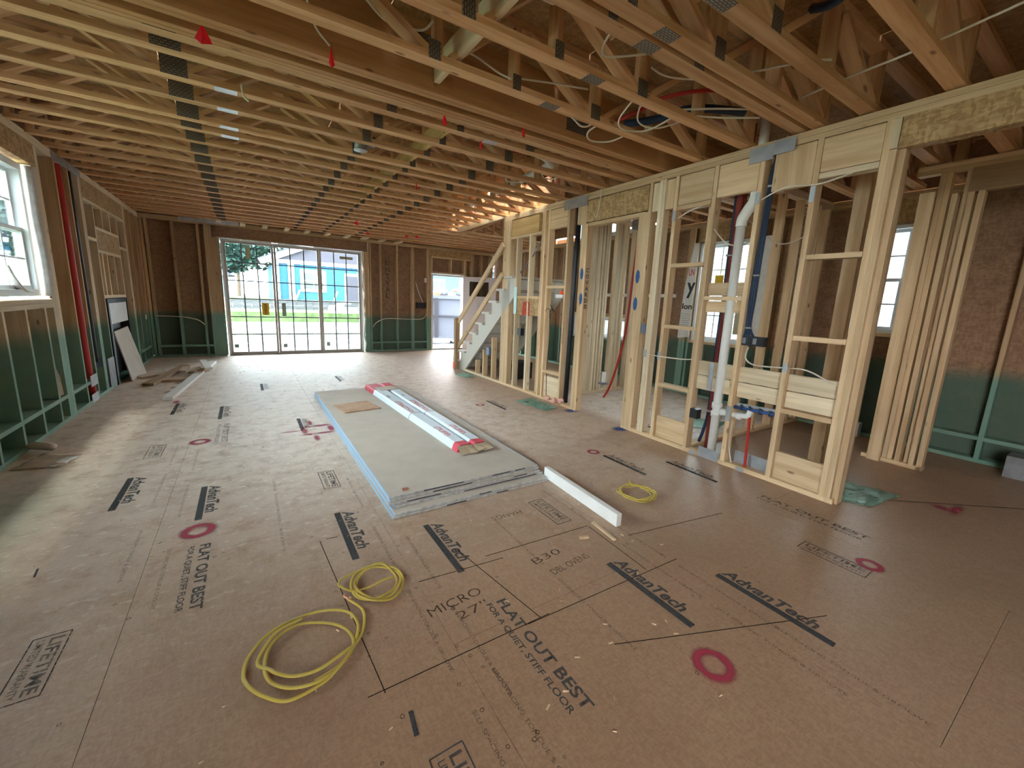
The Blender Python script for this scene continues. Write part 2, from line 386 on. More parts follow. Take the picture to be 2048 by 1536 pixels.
def logo(x, ya, yb, m=None, ghost=True):
    m = m or M['ink']; p = panel_at(x, yb)
    strip('stamp_bar', p, x+.018, ya, x+.018, yb, .036, m)
    text('stamp_text', p, 'AdvanTech', (x+.048, ya-.005, .0015), DN, RT, (ya-yb)*.84, .066, m, .03, .2)
for a in ((-.81, 3.92, 3.37), (-.35, 3.51, 2.99), (.388, 2.68, 2.12), (.832, 2.265, 1.743), (1.562, 1.41, .89), (2.005, 1.045, .507)): logo(*a)
for a in ((2.725, 2.63, 2.13), (3.145, 2.24, 1.74), (-.79, 6.35, 5.8), (-.34, 6.0, 5.4), (.39, 5.08, 4.6), (2.75, 4.98, 4.45), (3.9, 3.35, 2.85), (.1, 7.3, 6.8), (1.2, 7.6, 7.1)): logo(*a, m=M['ink_worn'])
def flat_stamp(x, ya, yb, m):
    p = panel_at(x, yb)
    text('stamp_text', p, 'FLAT OUT BEST', (x, ya, .0015), DN, RT, (ya-yb), .048, m, .022)
    text('stamp_text', p, 'FOR A QUIET, STIFF FLOOR', (x-.052, ya+.005, .0015), DN, RT, (ya-yb)*.98, .027, m, .018)
flat_stamp(-.297, 2.665, 2.09, M['ink']); flat_stamp(.897, 1.465, .845, M['ink']); flat_stamp(3.22, 1.42, .75, M['ink_worn']); flat_stamp(-.275, 5.18, 4.53, M['ink_worn'])
def life_stamp(x, y, m, L=.335):
    p = panel_at(x, y-L/2)
    for q in ((x, y, x+.11, y), (x, y-L, x+.11, y-L), (x, y, x, y-L), (x+.11, y, x+.11, y-L)): strip('stamp_box', p, *q, .004, m)
    text('stamp_text', p, 'LIFETIME', (x+.056, y-.02, .0015), DN, RT, L-.04, .04, m, .015)
    text('stamp_text', p, 'LIMITED WARRANTY', (x+.018, y-.02, .0015), DN, RT, L-.04, .024, m, .012)
life_stamp(.39, 3.41, M['ink']); life_stamp(-.79, 2.2, M['ink_worn']); life_stamp(2.72, .95, M['ink_worn']); life_stamp(1.585, 2.2, M['ink_worn']); life_stamp(-.79, 4.67, M['ink_worn']); life_stamp(.38, .98, M['ink'])
# seam print rows
for x, ys in ((.56, (3.2, 2.4, 1.75, 1.05)), (.70, (3.0, 2.2, 1.55, 1.15)), (-.60, (4.6, 3.9, 3.0)), (-.44, (4.4, 3.6, 2.7)), (1.78, (2.3, 1.5, .9)), (1.90, (1.8, 1.2, .7)), (.08, (3.4, 2.9)), (1.25, (2.1, 1.45))):
    for y in ys: text('stamp_text', panel_at(x, y-.3), 'SELF-SPACING TONGUE & GROOVE', (x, y, .0015), DN, RT, .52, .016, M['ink_faint'], .01)
# pencil layout lines and handwriting
for q in ((.266, 2.39, .327, 1.27), (.27, 1.284, 1.07, 1.278), (.912, 1.93, 1.02, 1.276), (.95, 1.275, 1.95, 1.245), (1.02, 1.8, 1.745, 1.76), (.30, 2.4, .36, 2.39), (1.745, 1.75, 1.72, 1.27), (.63, 1.78, 1.1, 1.74), (1.2, 1.0, 2.2, .6), (1.9, 1.55, 2.7, 1.42)):
    strip('pencil_line', panel_at((q[0]+q[2])/2, (q[1]+q[3])/2), *q, .0035, M['pencil'])
for s, x, y, wd, h in (('MICRO', .60, 1.525, .27, .055), ('27"', .70, 1.445, .16, .05), ('B30', 1.225, 1.60, .19, .05), ('DBL OVENS', 1.26, 1.48, .27, .045)):
    text('handwriting', panel_at(x, y), s, (x, y, .0015), (1, .02, 0), (-.15, 1, 0), wd, h, M['pencil'], -.012)
text('handwriting', panel_at(1.3, 2.1), 'HANGS', (1.47, 2.14, .0015), (-1, .1, 0), (0, -1, 0), .22, .045, M['pencil'], -.012)
# nail head marks (small drawn squares) : too many and small to pick apart
V, F = [], []
for k in range(150):
    x = random.choice((.56, .63, .70, -.5, -.58, 1.8, 1.87, .28, .36, 1.02, 1.4, 2.2, -.2)) + random.uniform(-.05, .05); y = random.uniform(.5, 5.5); r = random.uniform(.006, .010); a = random.random()
    b = len(V); n = random.choice((4, 5, 6))
    for q in range(n):
        for rr in (r, r*.66): V.append((x+math.cos(a+q*2*math.pi/n)*rr, y+math.sin(a+q*2*math.pi/n)*rr, .0016))
    for q in range(n): F.append((b+2*q, b+2*((q+1) % n), b+2*((q+1) % n)+1, b+2*q+1))
mesh_obj('nail_mark', V, F, M['pencil'], floor)['kind'] = 'stuff'
def decal(name, x, y, r, m, ry=None):
    o = mesh_obj(name, [(-1, -1, 0), (1, -1, 0), (1, 1, 0), (-1, 1, 0)], [(0, 1, 2, 3)], m, panel_at(x, y), Matrix.Translation((x, y, .002)) @ Matrix.Diagonal((r, ry or r, 1, 1)))
    return o
for x, y, r in ((-.438, 4.63, .095), (-.32, 2.845, .10), (1.472, .723, .095), (2.89, .645, .075), (2.72, 2.743, .07), (2.571, 4.80, .07), (4.6, 3.7, .08)): decal('paint_ring', x, y, r, M['ring'])
for x, y, rx, ry in ((.50, 4.71, .16, .045), (.60, 4.71, .14, .045), (.48, 4.44, .15, .045), (.60, 4.44, .13, .045), (.42, 4.57, .045, .16), (.67, 4.57, .05, .17), (.3, 4.6, .16, .022), (.5, 4.3, .04, .14), (.5, 4.85, .035, .14), (4.35, .56, .20, .05), (4.3, .62, .07, .10), (.3, 10.6, .09, .03), (-.8, 6.45, .05, .12)  ): decal('paint_spot', x, y, rx, M['spot'], ry)
decal('blue_paint_spot', 3.53, 3.16, .14, M['bluespot'], .12); decal('blue_paint_spot', 3.53, 4.04, .13, M['bluespot'], .11)
for q in ((.382, 1.16, .372, 1.07, .016, 'ink'), (-.945, 2.80, -.935, 2.72, .008, 'ink'), (4.0, .95, 5.2, .05, .012, 'ink_faint')): strip('scuff_mark', panel_at(q[0], q[1]), *q[:5], M[q[5]])
# saw chips and crumbs scattered over the floor: stuff
V, F = [], []
for k in range(320):
    y = random.uniform(.6, 9.5); x = random.uniform(-1.2, min(3.3, .9+y*.8)); a = random.uniform(0, 6.3); l = random.uniform(.004, .014) if y < 4 else random.uniform(.008, .02); h = .003
    if (.6 < x < 2.0 and 2.3 < y < 6.2) or (x < -.4 and y > 6.4): continue
    ca, sa = math.cos(a), math.sin(a); b = len(V)
    for sx, sy, z in ((-1, -.35, 0), (1, -.25, 0), (1, .3, 0), (-1, .3, 0), (-.8, 0, h*1.5), (.7, 0, h)): V.append((x+(sx*ca-sy*sa)*l, y+(sx*sa+sy*ca)*l, z+.001))
    F += [(b, b+1, b+5, b+4), (b+1, b+2, b+5), (b+2, b+3, b+4, b+5), (b+3, b, b+4)]
tag(mesh_obj('saw_chip', V, F, M['chip']), 'pale saw chips and crumbs scattered over the subfloor', 'debris', kind='stuff')

# ------------------------------------------------------------------ framing helpers
def stud_x(par, yc, z0, z1, xf, depth, m, name='stud', t=.038):   # wall in a plane x = const, front face at xf
    x0, x1 = sorted((xf, xf+depth)); return board(name, par, ((x0+x1)/2, yc, z0), ((x0+x1)/2, yc, z1), x1-x0, t, (1, 0, 0), m)
def stud_y(par, xc, z0, z1, yf, depth, m, name='stud', t=.038):
    y0, y1 = sorted((yf, yf+depth)); return board(name, par, (xc, (y0+y1)/2, z0), (xc, (y0+y1)/2, z1), y1-y0, t, (0, 1, 0), m)
LU, LG, PA, PG = M['lumber'], M['lumber_green'], M['pale'], M['pale_green']
ZP = 2.735   # top of the top plates
def plates_x(par, xf, depth, y0, y1, m, zt=ZP, bottom=True, gaps=()):
    x0, x1 = sorted((xf, xf+depth))
    box('top_plate', par, x0, x1, y0, y1, zt-.038, zt, m); box('top_plate', par, x0, x1, y0, y1, zt-.078, zt-.040, m)
    if bottom:
        ys = [y0]+[v for g in gaps for v in g]+[y1]
        for a, b in zip(ys[::2], ys[1::2]): box('bottom_plate', par, x0, x1, a, b, 0, .038, m)

# ------------------------------------------------------------------ left wall
wl_ = empty('wall_left', (-1.6, 6, 0), 'left outside wall of open studs and brown sheathing, sprayed green low down', 'wall', kind='structure')
XL = -1.6; D6 = -.14
plates_x(wl_, XL, D6, -3.2, 10.77, PG, 2.755, True, ())
for a, b, z0, z1 in ((-3.2, -2.9, 0, 2.85), (-2.9, -1.3, 0, 1.0), (-2.9, -1.3, 2.42, 2.85), (-1.3, -.1, 0, 2.85), (-.1, 1.0, 0, 2.85), (1.0, 2.15, 0, 2.85), (2.15, 3.45, 0, 1.17), (2.15, 3.45, 2.47, 2.85), (3.45, 4.75, 0, 1.17), (3.45, 4.75, 2.47, 2.85), (4.75, 5.99, 0, 1.17), (4.75, 5.99, 2.47, 2.85), (5.99, 8.43, 0, 2.85), (8.43, 10.9, 0, 2.85)):  # window-height gap behind the camera added to let in daylight
    box('sheathing_panel', wl_, -1.752, -1.741, a+.001, b-.001, z0, z1, M['osb_wall']); box('added_light_seal', wl_, -1.757, -1.753, a, b, z0, z1, M['wrap'])  # second layer is unseen backing added to stop light leaking through joints
for y in (1.3, 1.7, 2.05): stud_x(wl_, y, .038, 2.67, XL, D6, LG)
for y in (2.45, 2.87, 3.29, 3.70, 4.11, 4.53, 4.945, 5.365, 5.785): stud_x(wl_, y, .038, 1.15, XL, D6, PG)
for y in (6.015, 6.054, 6.093, 6.132, 6.17): stud_x(wl_, y, .038, 2.67 if y > 6.1 else 2.46, XL, D6, PG)
for y in (2.17, 2.13, 2.09): stud_x(wl_, y, .038, 2.67, XL, D6, PG)
for y in (6.63, 7.045, 10.0, 10.40, 10.72): stud_x(wl_, y, .038, 2.67, XL, D6, LG)
box('sill_plate', wl_, XL, XL+D6, 2.19, 6.0, 1.15, 1.19, PG); box('sill_plate', wl_, XL, XL+D6, 2.19, 6.0, 1.192, 1.232, PG)
box('header', wl_, XL+.002, XL-.10, 2.11, 6.115, 2.47, 2.672, M['osb'])
for a, b in ((4.55, 4.926), (4.964, 5.346), (5.384, 5.766), (5.804, 5.995), (6.19, 6.61), (6.65, 7.025)): box('fire_block', wl_, XL, XL+D6, a, b, .225, .263, PG)
for a, b in ((9.72, 9.98), (10.02, 10.38), (10.42, 10.70)): box('fire_block', wl_, XL, XL+D6, a, b, .225, .263, LG)
# fireplace framing in the same wall
for y in (7.39, 7.43, 7.47): stud_x(wl_, y, .038, 2.67, XL, D6, PG)
for y in (9.56, 9.60, 9.64): stud_x(wl_, y, .038, 2.67, XL, D6, PG)
box('header', wl_, XL+.002, XL-.06, 7.50, 9.53, 2.455, 2.675, M['osb'])
box('header_plate', wl_, XL, XL+D6, 7.50, 9.54, 2.41, 2.45, PA)
for y in (7.86, 9.07): stud_x(wl_, y, .0, 2.41, XL, D6, PG)
for y in (8.25, 8.65): stud_x(wl_, y, 2.15, 2.41, XL, D6, PA)
for z in (2.13, 1.835): box('cross_piece', wl_, XL, XL+D6, 7.88, 9.05, z-.02, z+.02, PA)
box('filler_panel', wl_, XL-.01, XL-.03, 7.89, 9.04, 1.86, 2.105, M['osb'])
for y in (8.03, 8.27, 8.65): stud_x(wl_, y, 1.25, 1.815, XL, D6, PA)
for z in (1.966,): box('cross_piece', wl_, XL, XL+D6, 7.49, 7.84, z-.02, z+.02, PA)
box('cross_piece', wl_, XL, XL+D6, 9.09, 9.54, 1.95, 1.99, PA); box('cross_piece', wl_, XL, XL+D6, 7.88, 9.05, 1.21, 1.25, PA)
text('stencil_mark', wl_, 'HARMAN', (-1.7395, 4.98, .80), (0, 1, 0), (0, 0, 1), .32, .06, M['ink_faint'])

# window in the left wall
def lb(name, par, ax, u0, u1, d0, d1, z0, z1, m):
    return box(name, par, d0, d1, u0, u1, z0, z1, m) if ax == 'x' else box(name, par, u0, u1, d0, d1, z0, z1, m)
def window(name, ax, u0, u1, z0, z1, d, out, label, cols=2, rows=2, fr=.045, split=True, jamb=.10):
    """double hung window; d = inner face, out = +1/-1 direction to outdoors"""
    c = ((u0+u1)/2); loc = (d, c, z0) if ax == 'x' else (c, d, z0)
    wo = empty(name, loc, label, 'window', kind='structure'); k = out
    V = M['vinyl']
    for a, b, c0, c1, nm in ((u0, u0+fr, z0, z1, 'side_jamb'), (u1-fr, u1, z0, z1, 'side_jamb'), (u0+fr, u1-fr, z0, z0+fr, 'window_sill'), (u0+fr, u1-fr, z1-fr, z1, 'head_jamb')):
        lb(nm, wo, ax, a, b, d, d+k*jamb, c0, c1, V)
    zm = (z0+z1)/2; s = .035
    parts = ((z0+fr, zm+.02, d+k*.035), (zm-.02, z1-fr, d+k*.070)) if split else ((z0+fr, z1-fr, d+k*.05),)
    for a, b, dd in parts:
        sash = lb('sash', wo, ax, u0+fr, u0+fr+s, dd, dd+k*.03, a, b, V)
        for q in ((u1-fr-s, u1-fr, a, b), (u0+fr+s, u1-fr-s, a, a+s), (u0+fr+s, u1-fr-s, b-s, b)): lb('sash_rail', sash, ax, q[0], q[1], dd, dd+k*.03, q[2], q[3], V)
        ua, ub, za, zb = u0+fr+s, u1-fr-s, a+s, b-s
        lb('pane', sash, ax, ua, ub, dd+k*.012, dd+k*.016, za, zb, M['glass'])
        for i in range(1, cols): lb('glazing_bar', sash, ax, ua+(ub-ua)*i/cols-.009, ua+(ub-ua)*i/cols+.009, dd+k*.006, dd+k*.011, za, zb, V)
        for i in range(1, rows): lb('glazing_bar', sash, ax, ua, ub, dd+k*.006, dd+k*.011, za+(zb-za)*i/rows-.009, za+(zb-za)*i/rows+.009, V)
    return wo
w1 = window('window_1', 'x', 2.20, 5.90, 1.262, 2.44, -1.64, -1, 'white double hung window in the left wall with a yellow sticker', 9, 2, .06)  # unseen near part widened to bring more daylight onto the floor
box('sticker', w1, -1.695, -1.697, 5.05, 5.24, 1.72, 1.92, M['yellowlabel'])
text('sticker_print', w1, 'VIVIAN', (-1.694, 5.20, 1.74), (0, 0, 1), (0, -1, 0), .16, .05, M['signblack'])
tube('loose_tape', w1, [(-1.66, 5.30, 1.52), (-1.66, 5.42, 1.40), (-1.65, 5.55, 1.31), (-1.65, 5.72, 1.30)], .03, M['wrap'], 6, 5, .15)
tag(tube('foam_backer', None, [(-1.605, 5.945, 1.26), (-1.60, 5.95, 1.6), (-1.61, 5.945, 2.0), (-1.605, 5.95, 2.44)], .042, M['insul'], 8, 6, .8), 'grey crumpled foam strip down the edge of the left window', 'foam strip')
tag(board('flashing_tape', None, (-1.598, 5.965, 1.235), (-1.598, 5.965, 1.33), .05, .004, (0, 1, 0), M['darkred']), 'dark red flashing tape at the lower corner of the left window', 'tape')

# ------------------------------------------------------------------ far wall
YF = 10.77
wf = empty('wall_far', (2, YF, 0), 'far wall of dark brown sheathing and studs around the patio doors', 'wall', kind='structure')
def plates_y(par, yf, depth, x0, x1, m, zt=ZP, gaps=()):
    y0, y1 = sorted((yf, yf+depth))
    box('top_plate', par, x0, x1, y0, y1, zt-.038, zt, m); box('top_plate', par, x0, x1, y0, y1, zt-.078, zt-.040, m)
    xs = [x0]+[v for g in gaps for v in g]+[x1]
    for a, b in zip(xs[::2], xs[1::2]): box('bottom_plate', par, a, b, y0, y1, 0, .038, m)
plates_y(wf, YF, .14, -1.74, 6.15, LG, 2.75, ((-.40, 2.47), (4.20, 5.18)))
for a, b, z0, z1 in ((-1.74, -1.10, 0, 2.85), (-1.10, -.38, 0, 2.85), (-.38, 2.46, 2.45, 2.85), (2.46, 3.3, 0, 2.85), (3.3, 4.21, 0, 2.85), (4.21, 5.17, 2.07, 2.85), (5.17, 6.15, 0, 2.85)):
    box('sheathing_panel', wf, a+.001, b-.001, YF+.141, YF+.152, z0, z1, M['osb_wall']); box('added_light_seal', wf, a, b, YF+.153, YF+.157, z0, z1, M['wrap'])  # unseen backing added behind the panels to block light slits
for x in (-1.56, -1.505, -1.12, -.72): stud_y(wf, x, .038, 2.67, YF, .14, LG)
for x in (-.60, -.56, -.52): stud_y(wf, x, .038, 2.67, YF, .14, LG)
for x in (-.48, -.44, -.40): stud_y(wf, x, .038, 2.44, YF, .14, LG)
for x in (2.49, 2.53, 2.57, 2.62): stud_y(wf, x, .038, 2.67 if x > 2.55 else 2.44, YF, .14, LG)
for x in (2.87, 3.285, 3.67, 3.71, 4.09, 4.13): stud_y(wf, x, .038, 2.67, YF, .14, LG)
for x in (4.175,): stud_y(wf, x, .038, 2.47, YF, .14, LG)
for x in (5.21, 5.36, 5.40, 5.44, 5.71, 6.0): stud_y(wf, x, .038, 2.67, YF, .14, LG)
box('header', wf, -.42, 2.51, YF-.003, YF+.09, 2.452, 2.67, M['osb_wall']); box('header', wf, 4.15, 5.34, YF-.002, YF+.09, 2.50, 2.67, M['osb'])
box('header_plate', wf, 4.19, 5.34, YF, YF+.14, 2.462, 2.498, LU); box('header_plate', wf, 4.19, 5.19, YF, YF+.14, 2.062, 2.10, LU)
for x in (4.215, 4.77, 5.17): stud_y(wf, x, 2.10, 2.462, YF, .14, LU)
for a, b in ((-1.485, -1.14), (-1.10, -.74), (-.70, -.62), (2.64, 2.85), (2.89, 3.266), (3.304, 3.65), (3.73, 4.07)): box('fire_block', wf, a, b, YF, YF+.14, .21, .248, LG)
for i, ch in enumerate('ENTVAL'):
    z = 2.30-.165*i; text('stencil_mark', wf, ch, (3.02, YF+.139, z-.12), RT, (0, 0, 1), .11, .12, M['ink_worn'], .02)
box('added_sky_shade', wf, -1.5, 6.0, 10.93, 13.1, 2.68, 2.78, M['scrap'])  # unseen slab added to keep skylight off the far floor
# patio door unit
d1 = empty('door_1', (1.03, YF+.03, 0), 'three panel glazed patio door unit with grid bars in the far wall', 'door', kind='structure')
V_, S_ = M['vinyl'], M['vinyl_shade']; ya, yb = YF+.01, YF+.13
box('frame_jamb', d1, -.36, -.325, ya, yb, 0, 2.43, V_); box('frame_jamb', d1, 2.385, 2.425, ya, yb, 0, 2.43, V_)
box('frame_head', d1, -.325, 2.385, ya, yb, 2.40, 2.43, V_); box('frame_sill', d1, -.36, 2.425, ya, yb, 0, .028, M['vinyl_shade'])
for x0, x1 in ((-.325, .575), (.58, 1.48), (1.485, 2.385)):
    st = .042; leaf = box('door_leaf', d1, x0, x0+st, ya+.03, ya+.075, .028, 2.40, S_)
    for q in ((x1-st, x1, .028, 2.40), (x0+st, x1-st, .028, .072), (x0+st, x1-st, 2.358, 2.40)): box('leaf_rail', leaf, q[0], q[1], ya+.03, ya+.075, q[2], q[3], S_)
    gx0, gx1, gz0, gz1 = x0+st, x1-st, .072, 2.358
    for i in range(3):
        for j in range(6):
            a, b = gx0+(gx1-gx0)*i/3, gx0+(gx1-gx0)*(i+1)/3; c, e = gz0+(gz1-gz0)*j/6, gz0+(gz1-gz0)*(j+1)/6
            box('pane', leaf, a+.008, b-.008, ya+.050, ya+.054, c+.008, e-.008, M['glass'])
    for i in (1, 2): box('glazing_bar', leaf, gx0+(gx1-gx0)*i/3-.0125, gx0+(gx1-gx0)*i/3+.0125, ya+.043, ya+.062, gz0, gz1, M['muntin'])
    for j in range(1, 6): box('glazing_bar', leaf, gx0, gx1, ya+.044, ya+.061, gz0+(gz1-gz0)*j/6-.012, gz0+(gz1-gz0)*j/6+.012, M['muntin'])
yk = ya+.046
box('sticker', d1, .295, .427, yk, yk+.002, .877, 1.14, M['yellowlabel']); text('sticker_print', d1, 'VIVIAN', (.335, yk-.001, 1.13), (0, 0, -1), RT, .24, .055, M['signblack'], .02)
for x0, x1, z0, z1, m in ((.062, .148, 2.06, 2.33, 'tanlabel'), (.678, .758, .86, 1.15, 'greylabel'), (1.932, 2.225, 2.222, 2.285, 'tanlabel'), (-.262, -.185, .165, .238, 'greylabel'), (.666, .742, .15, .23, 'greylabel'), (1.577, 1.65, .165, .255, 'greylabel')): box('sticker', d1, x0, x1, yk, yk+.002, z0, z1, M[m])
wr = []
for i in range(13):
    z = .02+2.42*i/12; wr.append((2.445+.022*math.sin(i*2.1)+.01*(12-i)/12, YF-.012-.012*(i % 2), z))
tag(tube('wrap_strip', None, wr, [.018+.012*abs(math.sin(i*1.3)) for i in range(13)], M['wrap'], 7, 0, .6), 'crumpled white house wrap strip hanging beside the patio door', 'wrap')
tube('loose_wire', d1, [(-.39, YF-.004, 2.4), (-.385, YF-.01, 1.7), (-.40, YF-.006, 1.0), (-.385, YF-.008, .9)], .006, M['abs'], 6)
# entry door
d2 = empty('door_2', (4.69, YF, 0), 'pale entry door standing open in the far wall, small window at its top', 'door', kind='structure')
box('frame_jamb', d2, 4.20, 4.245, YF-.005, YF+.14, 0, 2.035, M['white']); box('frame_jamb', d2, 5.125, 5.17, YF-.005, YF+.14, 0, 2.035, M['white'])
box('frame_head', d2, 4.245, 5.125, YF-.005, YF+.14, 2.0, 2.04, M['white']); box('threshold', d2, 4.245, 5.125, YF-.01, YF+.15, 0, .03, M['concrete'])
hx, hy = 5.13, 10.735; dv = Vector((.81, -.50, 0)).normalized(); nv = Vector((-dv.y, dv.x, 0))
if nv.y > 0: nv = -nv
def leafb(name, par, u0, u1, z0, z1, t0, t1, m):
    c = Vector((hx, hy, 0)); a = c+dv*u0+nv*((t0+t1)/2); b = c+dv*u1+nv*((t0+t1)/2)
    a.z = b.z = (z0+z1)/2; return board(name, par, a, b, z1-z0, t1-t0, (0, 0, 1), m)
M['doorpaint'] = plain('pale pink primer', (0.62, 0.54, 0.52), .5)
lf = leafb('door_leaf', d2, 0, .91, .01, 1.50, -.02, .02, M['doorpaint'])
for u0, u1, z0, z1 in ((0, .91, 1.90, 2.03), (0, .17, 1.50, 1.90), (.70, .91, 1.50, 1.90)): leafb('leaf_rail', lf, u0, u1, z0, z1, -.02, .02, M['doorpaint'])
leafb('pane', lf, .17, .70, 1.50, 1.90, -.004, .004, M['glass'])
for u0, u1, z0, z1 in ((.17, .70, 1.50, 1.515), (.17, .70, 1.885, 1.90), (.17, .185, 1.515, 1.885), (.685, .70, 1.515, 1.885)): leafb('glazing_bead', lf, u0, u1, z0, z1, -.026, .026, M['soot'])
for u0 in (.16, .52): leafb('door_panel', lf, u0, u0+.24, .25, 1.36, -.028, .028, M['doorpaint'])
tag(box('electrical_box', None, 3.80, 4.06, YF+.02, YF+.09, 1.13, 1.27, M['blackbox']), 'black three gang electrical box beside the entry door', 'electrical box')
tag(box('electrical_box', None, 4.02, 4.09, YF+.02, YF+.08, 1.80, 1.92, M['white']), 'small white box high on the stud beside the entry door', 'electrical box')
tag(tube('electrical_cable', None, [(3.78, YF+.05, 1.80), (3.85, YF+.03, 1.55), (3.97, YF+.03, 1.28)], .011, M['romex']), 'white cable hanging down to the black box beside the entry door', 'cable')
tag(tube('electrical_cable', None, [(2.66, YF+.03, .62), (2.75, YF-.005, .74), (3.0, YF-.01, .84), (3.6, YF-.01, .83), (3.95, YF-.01, .85), (4.09, YF+.02, 1.0)], .009, M['romex']), 'white cable strung across the far wall studs right of the patio door', 'cable')
tag(tube('electrical_cable', None, [(-1.50, YF-.01, .83), (-1.12, YF-.012, .82), (-.85, YF-.01, .76), (-.74, YF+.02, .66)], .009, M['romex']), 'white cable sagging across the far wall studs left of the patio door', 'cable')
tag(box('electrical_box', None, -1.66, -1.60, 10.45, 10.53, .78, .86, M['white']), 'small white outlet box on the left wall near the far corner', 'electrical box')
tag(board('strap_roll', None, (-.98, 10.55, 2.70), (-.02, 10.55, 2.715), .07, .05, (0, 0, 1), M['galv']), 'bundle of shiny steel straps under the ceiling above the far left studs', 'strap')

# ------------------------------------------------------------------ front partition (right wall)
wr_ = empty('wall_right', (3.6, 3.5, 0), 'open stud partition along the right side of the room', 'wall', kind='structure')
XP, D4 = 3.58, .089
plates_x(wr_, XP, D4, -3.2, 6.02, LU, ZP, True, ((-.2, 1.08), (3.20, 4.01)))
box('bottom_plate', wr_, XP, XP+D4, 6.02, 7.42, 0, .038, PA)
for y in (5.80, 5.84, 5.88, 5.92, 5.96, 6.0): stud_x(wr_, y, .038, 2.657, XP, D4, LU)
for y in (5.60, 5.25): stud_x(wr_, y, .038, 2.39, XP, D4, PA)
for y in (4.945, 4.905, 4.80): stud_x(wr_, y, .038, 2.657, XP, D4, LU)
for y in (4.385, 4.10, 4.062, 4.024): stud_x(wr_, y, .038 if y > 4.2 else 0, 2.657 if y > 4.03 else 2.38, XP, D4, LU)
for y in (3.186, 3.147, 3.109): stud_x(wr_, y, 0, 2.38, XP, D4, LU)
stud_x(wr_, 3.07, .0, 2.657, XP, D4, LU)
for y in (2.949, 2.909): stud_x(wr_, y, .038, 2.657, XP, D4, PA)
for y in (2.76, 2.355, 1.955, 1.552, 1.158): stud_x(wr_, y, .038, 2.657, XP, D4, LU)
stud_x(wr_, 1.119, 0, 2.47, XP, D4, LU); stud_x(wr_, 1.08, 0, 2.47, XP+.03, D4, LU)
# below the stair
for y in (6.30, 6.62, 6.90): stud_x(wr_, y, .038, (7.36-y)*.80-.08, XP, D4, LU)
# headers and blocks
box('header', wr_, XP+.004, XP+.05, 5.05, 5.775, 2.405, 2.645, M['ply']); box('header_plate', wr_, XP, XP+D4, 4.97, 5.78, 2.365, 2.40, LU)
for a, b in ((2.40, 2.515), (2.52, 2.65)): box('header', wr_, XP+.002, XP+.06, 4.41, 4.775, a, b, LU)
box('header', wr_, XP+.002, XP+.05, 4.12, 4.21, 2.39, 2.65, LU)
box('header', wr_, XP-.004, XP+.06, 3.094, 4.038, 2.395, 2.645, M['osb']); box('header_plate', wr_, XP, XP+D4, 3.13, 4.0, 2.345, 2.385, LU)
box('nailer_block', wr_, XP+.006, XP+.05, 2.975, 3.045, 2.37, 2.645, PA); box('nailer_block', wr_, XP+.004, XP+.05, 2.785, 2.885, 2.37, 2.645, LU)
for a, b in ((2.38, 2.73), (1.98, 2.33)): box('header', wr_, XP+.003, XP+.05, a, b, 2.385, 2.65, LU)
box('header_plate', wr_, XP, XP+D4, 2.38, 2.735, 2.34, 2.38, LU)
box('header', wr_, XP+.003, XP+.05, 1.575, 1.86, 2.35, 2.65, LU); box('header', wr_, XP+.003, XP+.05, 1.18, 1.53, 2.42, 2.65, LU); box('header_plate', wr_, XP, XP+D4, 1.18, 1.53, 2.375, 2.415, PA)
box('header', wr_, XP, XP+.045, -3.2, 1.095, 2.47, 2.66, M['osb']); box('header', wr_, XP+.05, XP+.089, -3.2, 1.06, 2.47, 2.66, M['osb'])
box('end_block', wr_, XP-.002, XP+.04, 1.10, 1.14, 2.475, 2.655, PA)
# blocking between studs
for a, b, z0, z1 in ((2.378, 2.738, 1.80, 1.835), (1.978, 2.333, 1.487, 1.522), (1.573, 1.53, 1.2, 1.2), (1.18, 1.53, 1.803, 1.838), (1.18, 1.53, 1.19, 1.228), (2.378, 2.74, 1.195, 1.23), (2.378, 2.74, .585, .622), (1.18, 1.535, .60, .638), (4.405, 4.78, .40, .44), (4.405, 4.78, 1.60, 1.64), (4.97, 5.58, 1.455, 1.49)):
    if b > a: box('blocking', wr_, XP, XP+D4, a, b, z0, z1, LU)
for a, b in ((1.98, 2.333), (1.575, 1.932), (1.18, 1.53)):
    box('backing_board', wr_, XP+.045, XP+.083, a, b, .785, .915, PA); box('backing_board', wr_, XP+.045, XP+.083, a, b, .645, .775, PA)
box('backing_board', wr_, XP+.05, XP+.083, 1.98, 2.333, 1.53, 1.645, LU); box('backing_board', wr_, XP+.05, XP+.083, 1.98, 2.333, 1.38, 1.48, LU)
for a, b in ((2.378, 2.738), (1.18, 1.53)): box('base_board', wr_, XP+.03, XP+.065, a, b, .04, .268, LU)
box('base_board', wr_, XP+.03, XP+.065, 4.41, 4.775, .04, .35, PA)
box('backing_board', wr_, XP+.002, XP+.02, 4.95, 5.60, 1.20, 1.455, M['osb'])
mesh_obj('paint_mark', [(XP+.0005, 5.18, 1.20), (XP+.0005, 5.40, 1.20), (XP+.0005, 5.38, 1.40), (XP+.0005, 5.20, 1.41)], [(0, 1, 2, 3)], ink('red brushed paint', (0.5, .05, .03), .9, 30, .35, .5), wr_)
for y, z in ((4.06, 1.78), (4.05, 1.47), (3.15, 1.72), (3.15, 1.43)):
    mesh_obj('paint_mark', [(0, -1, 0), (.0, 1, 0), (0, 0, 1), (0, 0, -1), (0, .7, .7), (0, -.7, .7), (0, .7, -.7), (0, -.7, -.7)], [(0, 5, 2, 4, 1, 6, 3, 7)], M['bluespray'], wr_, Matrix.Translation((XP-.002, y, z)) @ Matrix.Diagonal((1, .03, .075, 1)))
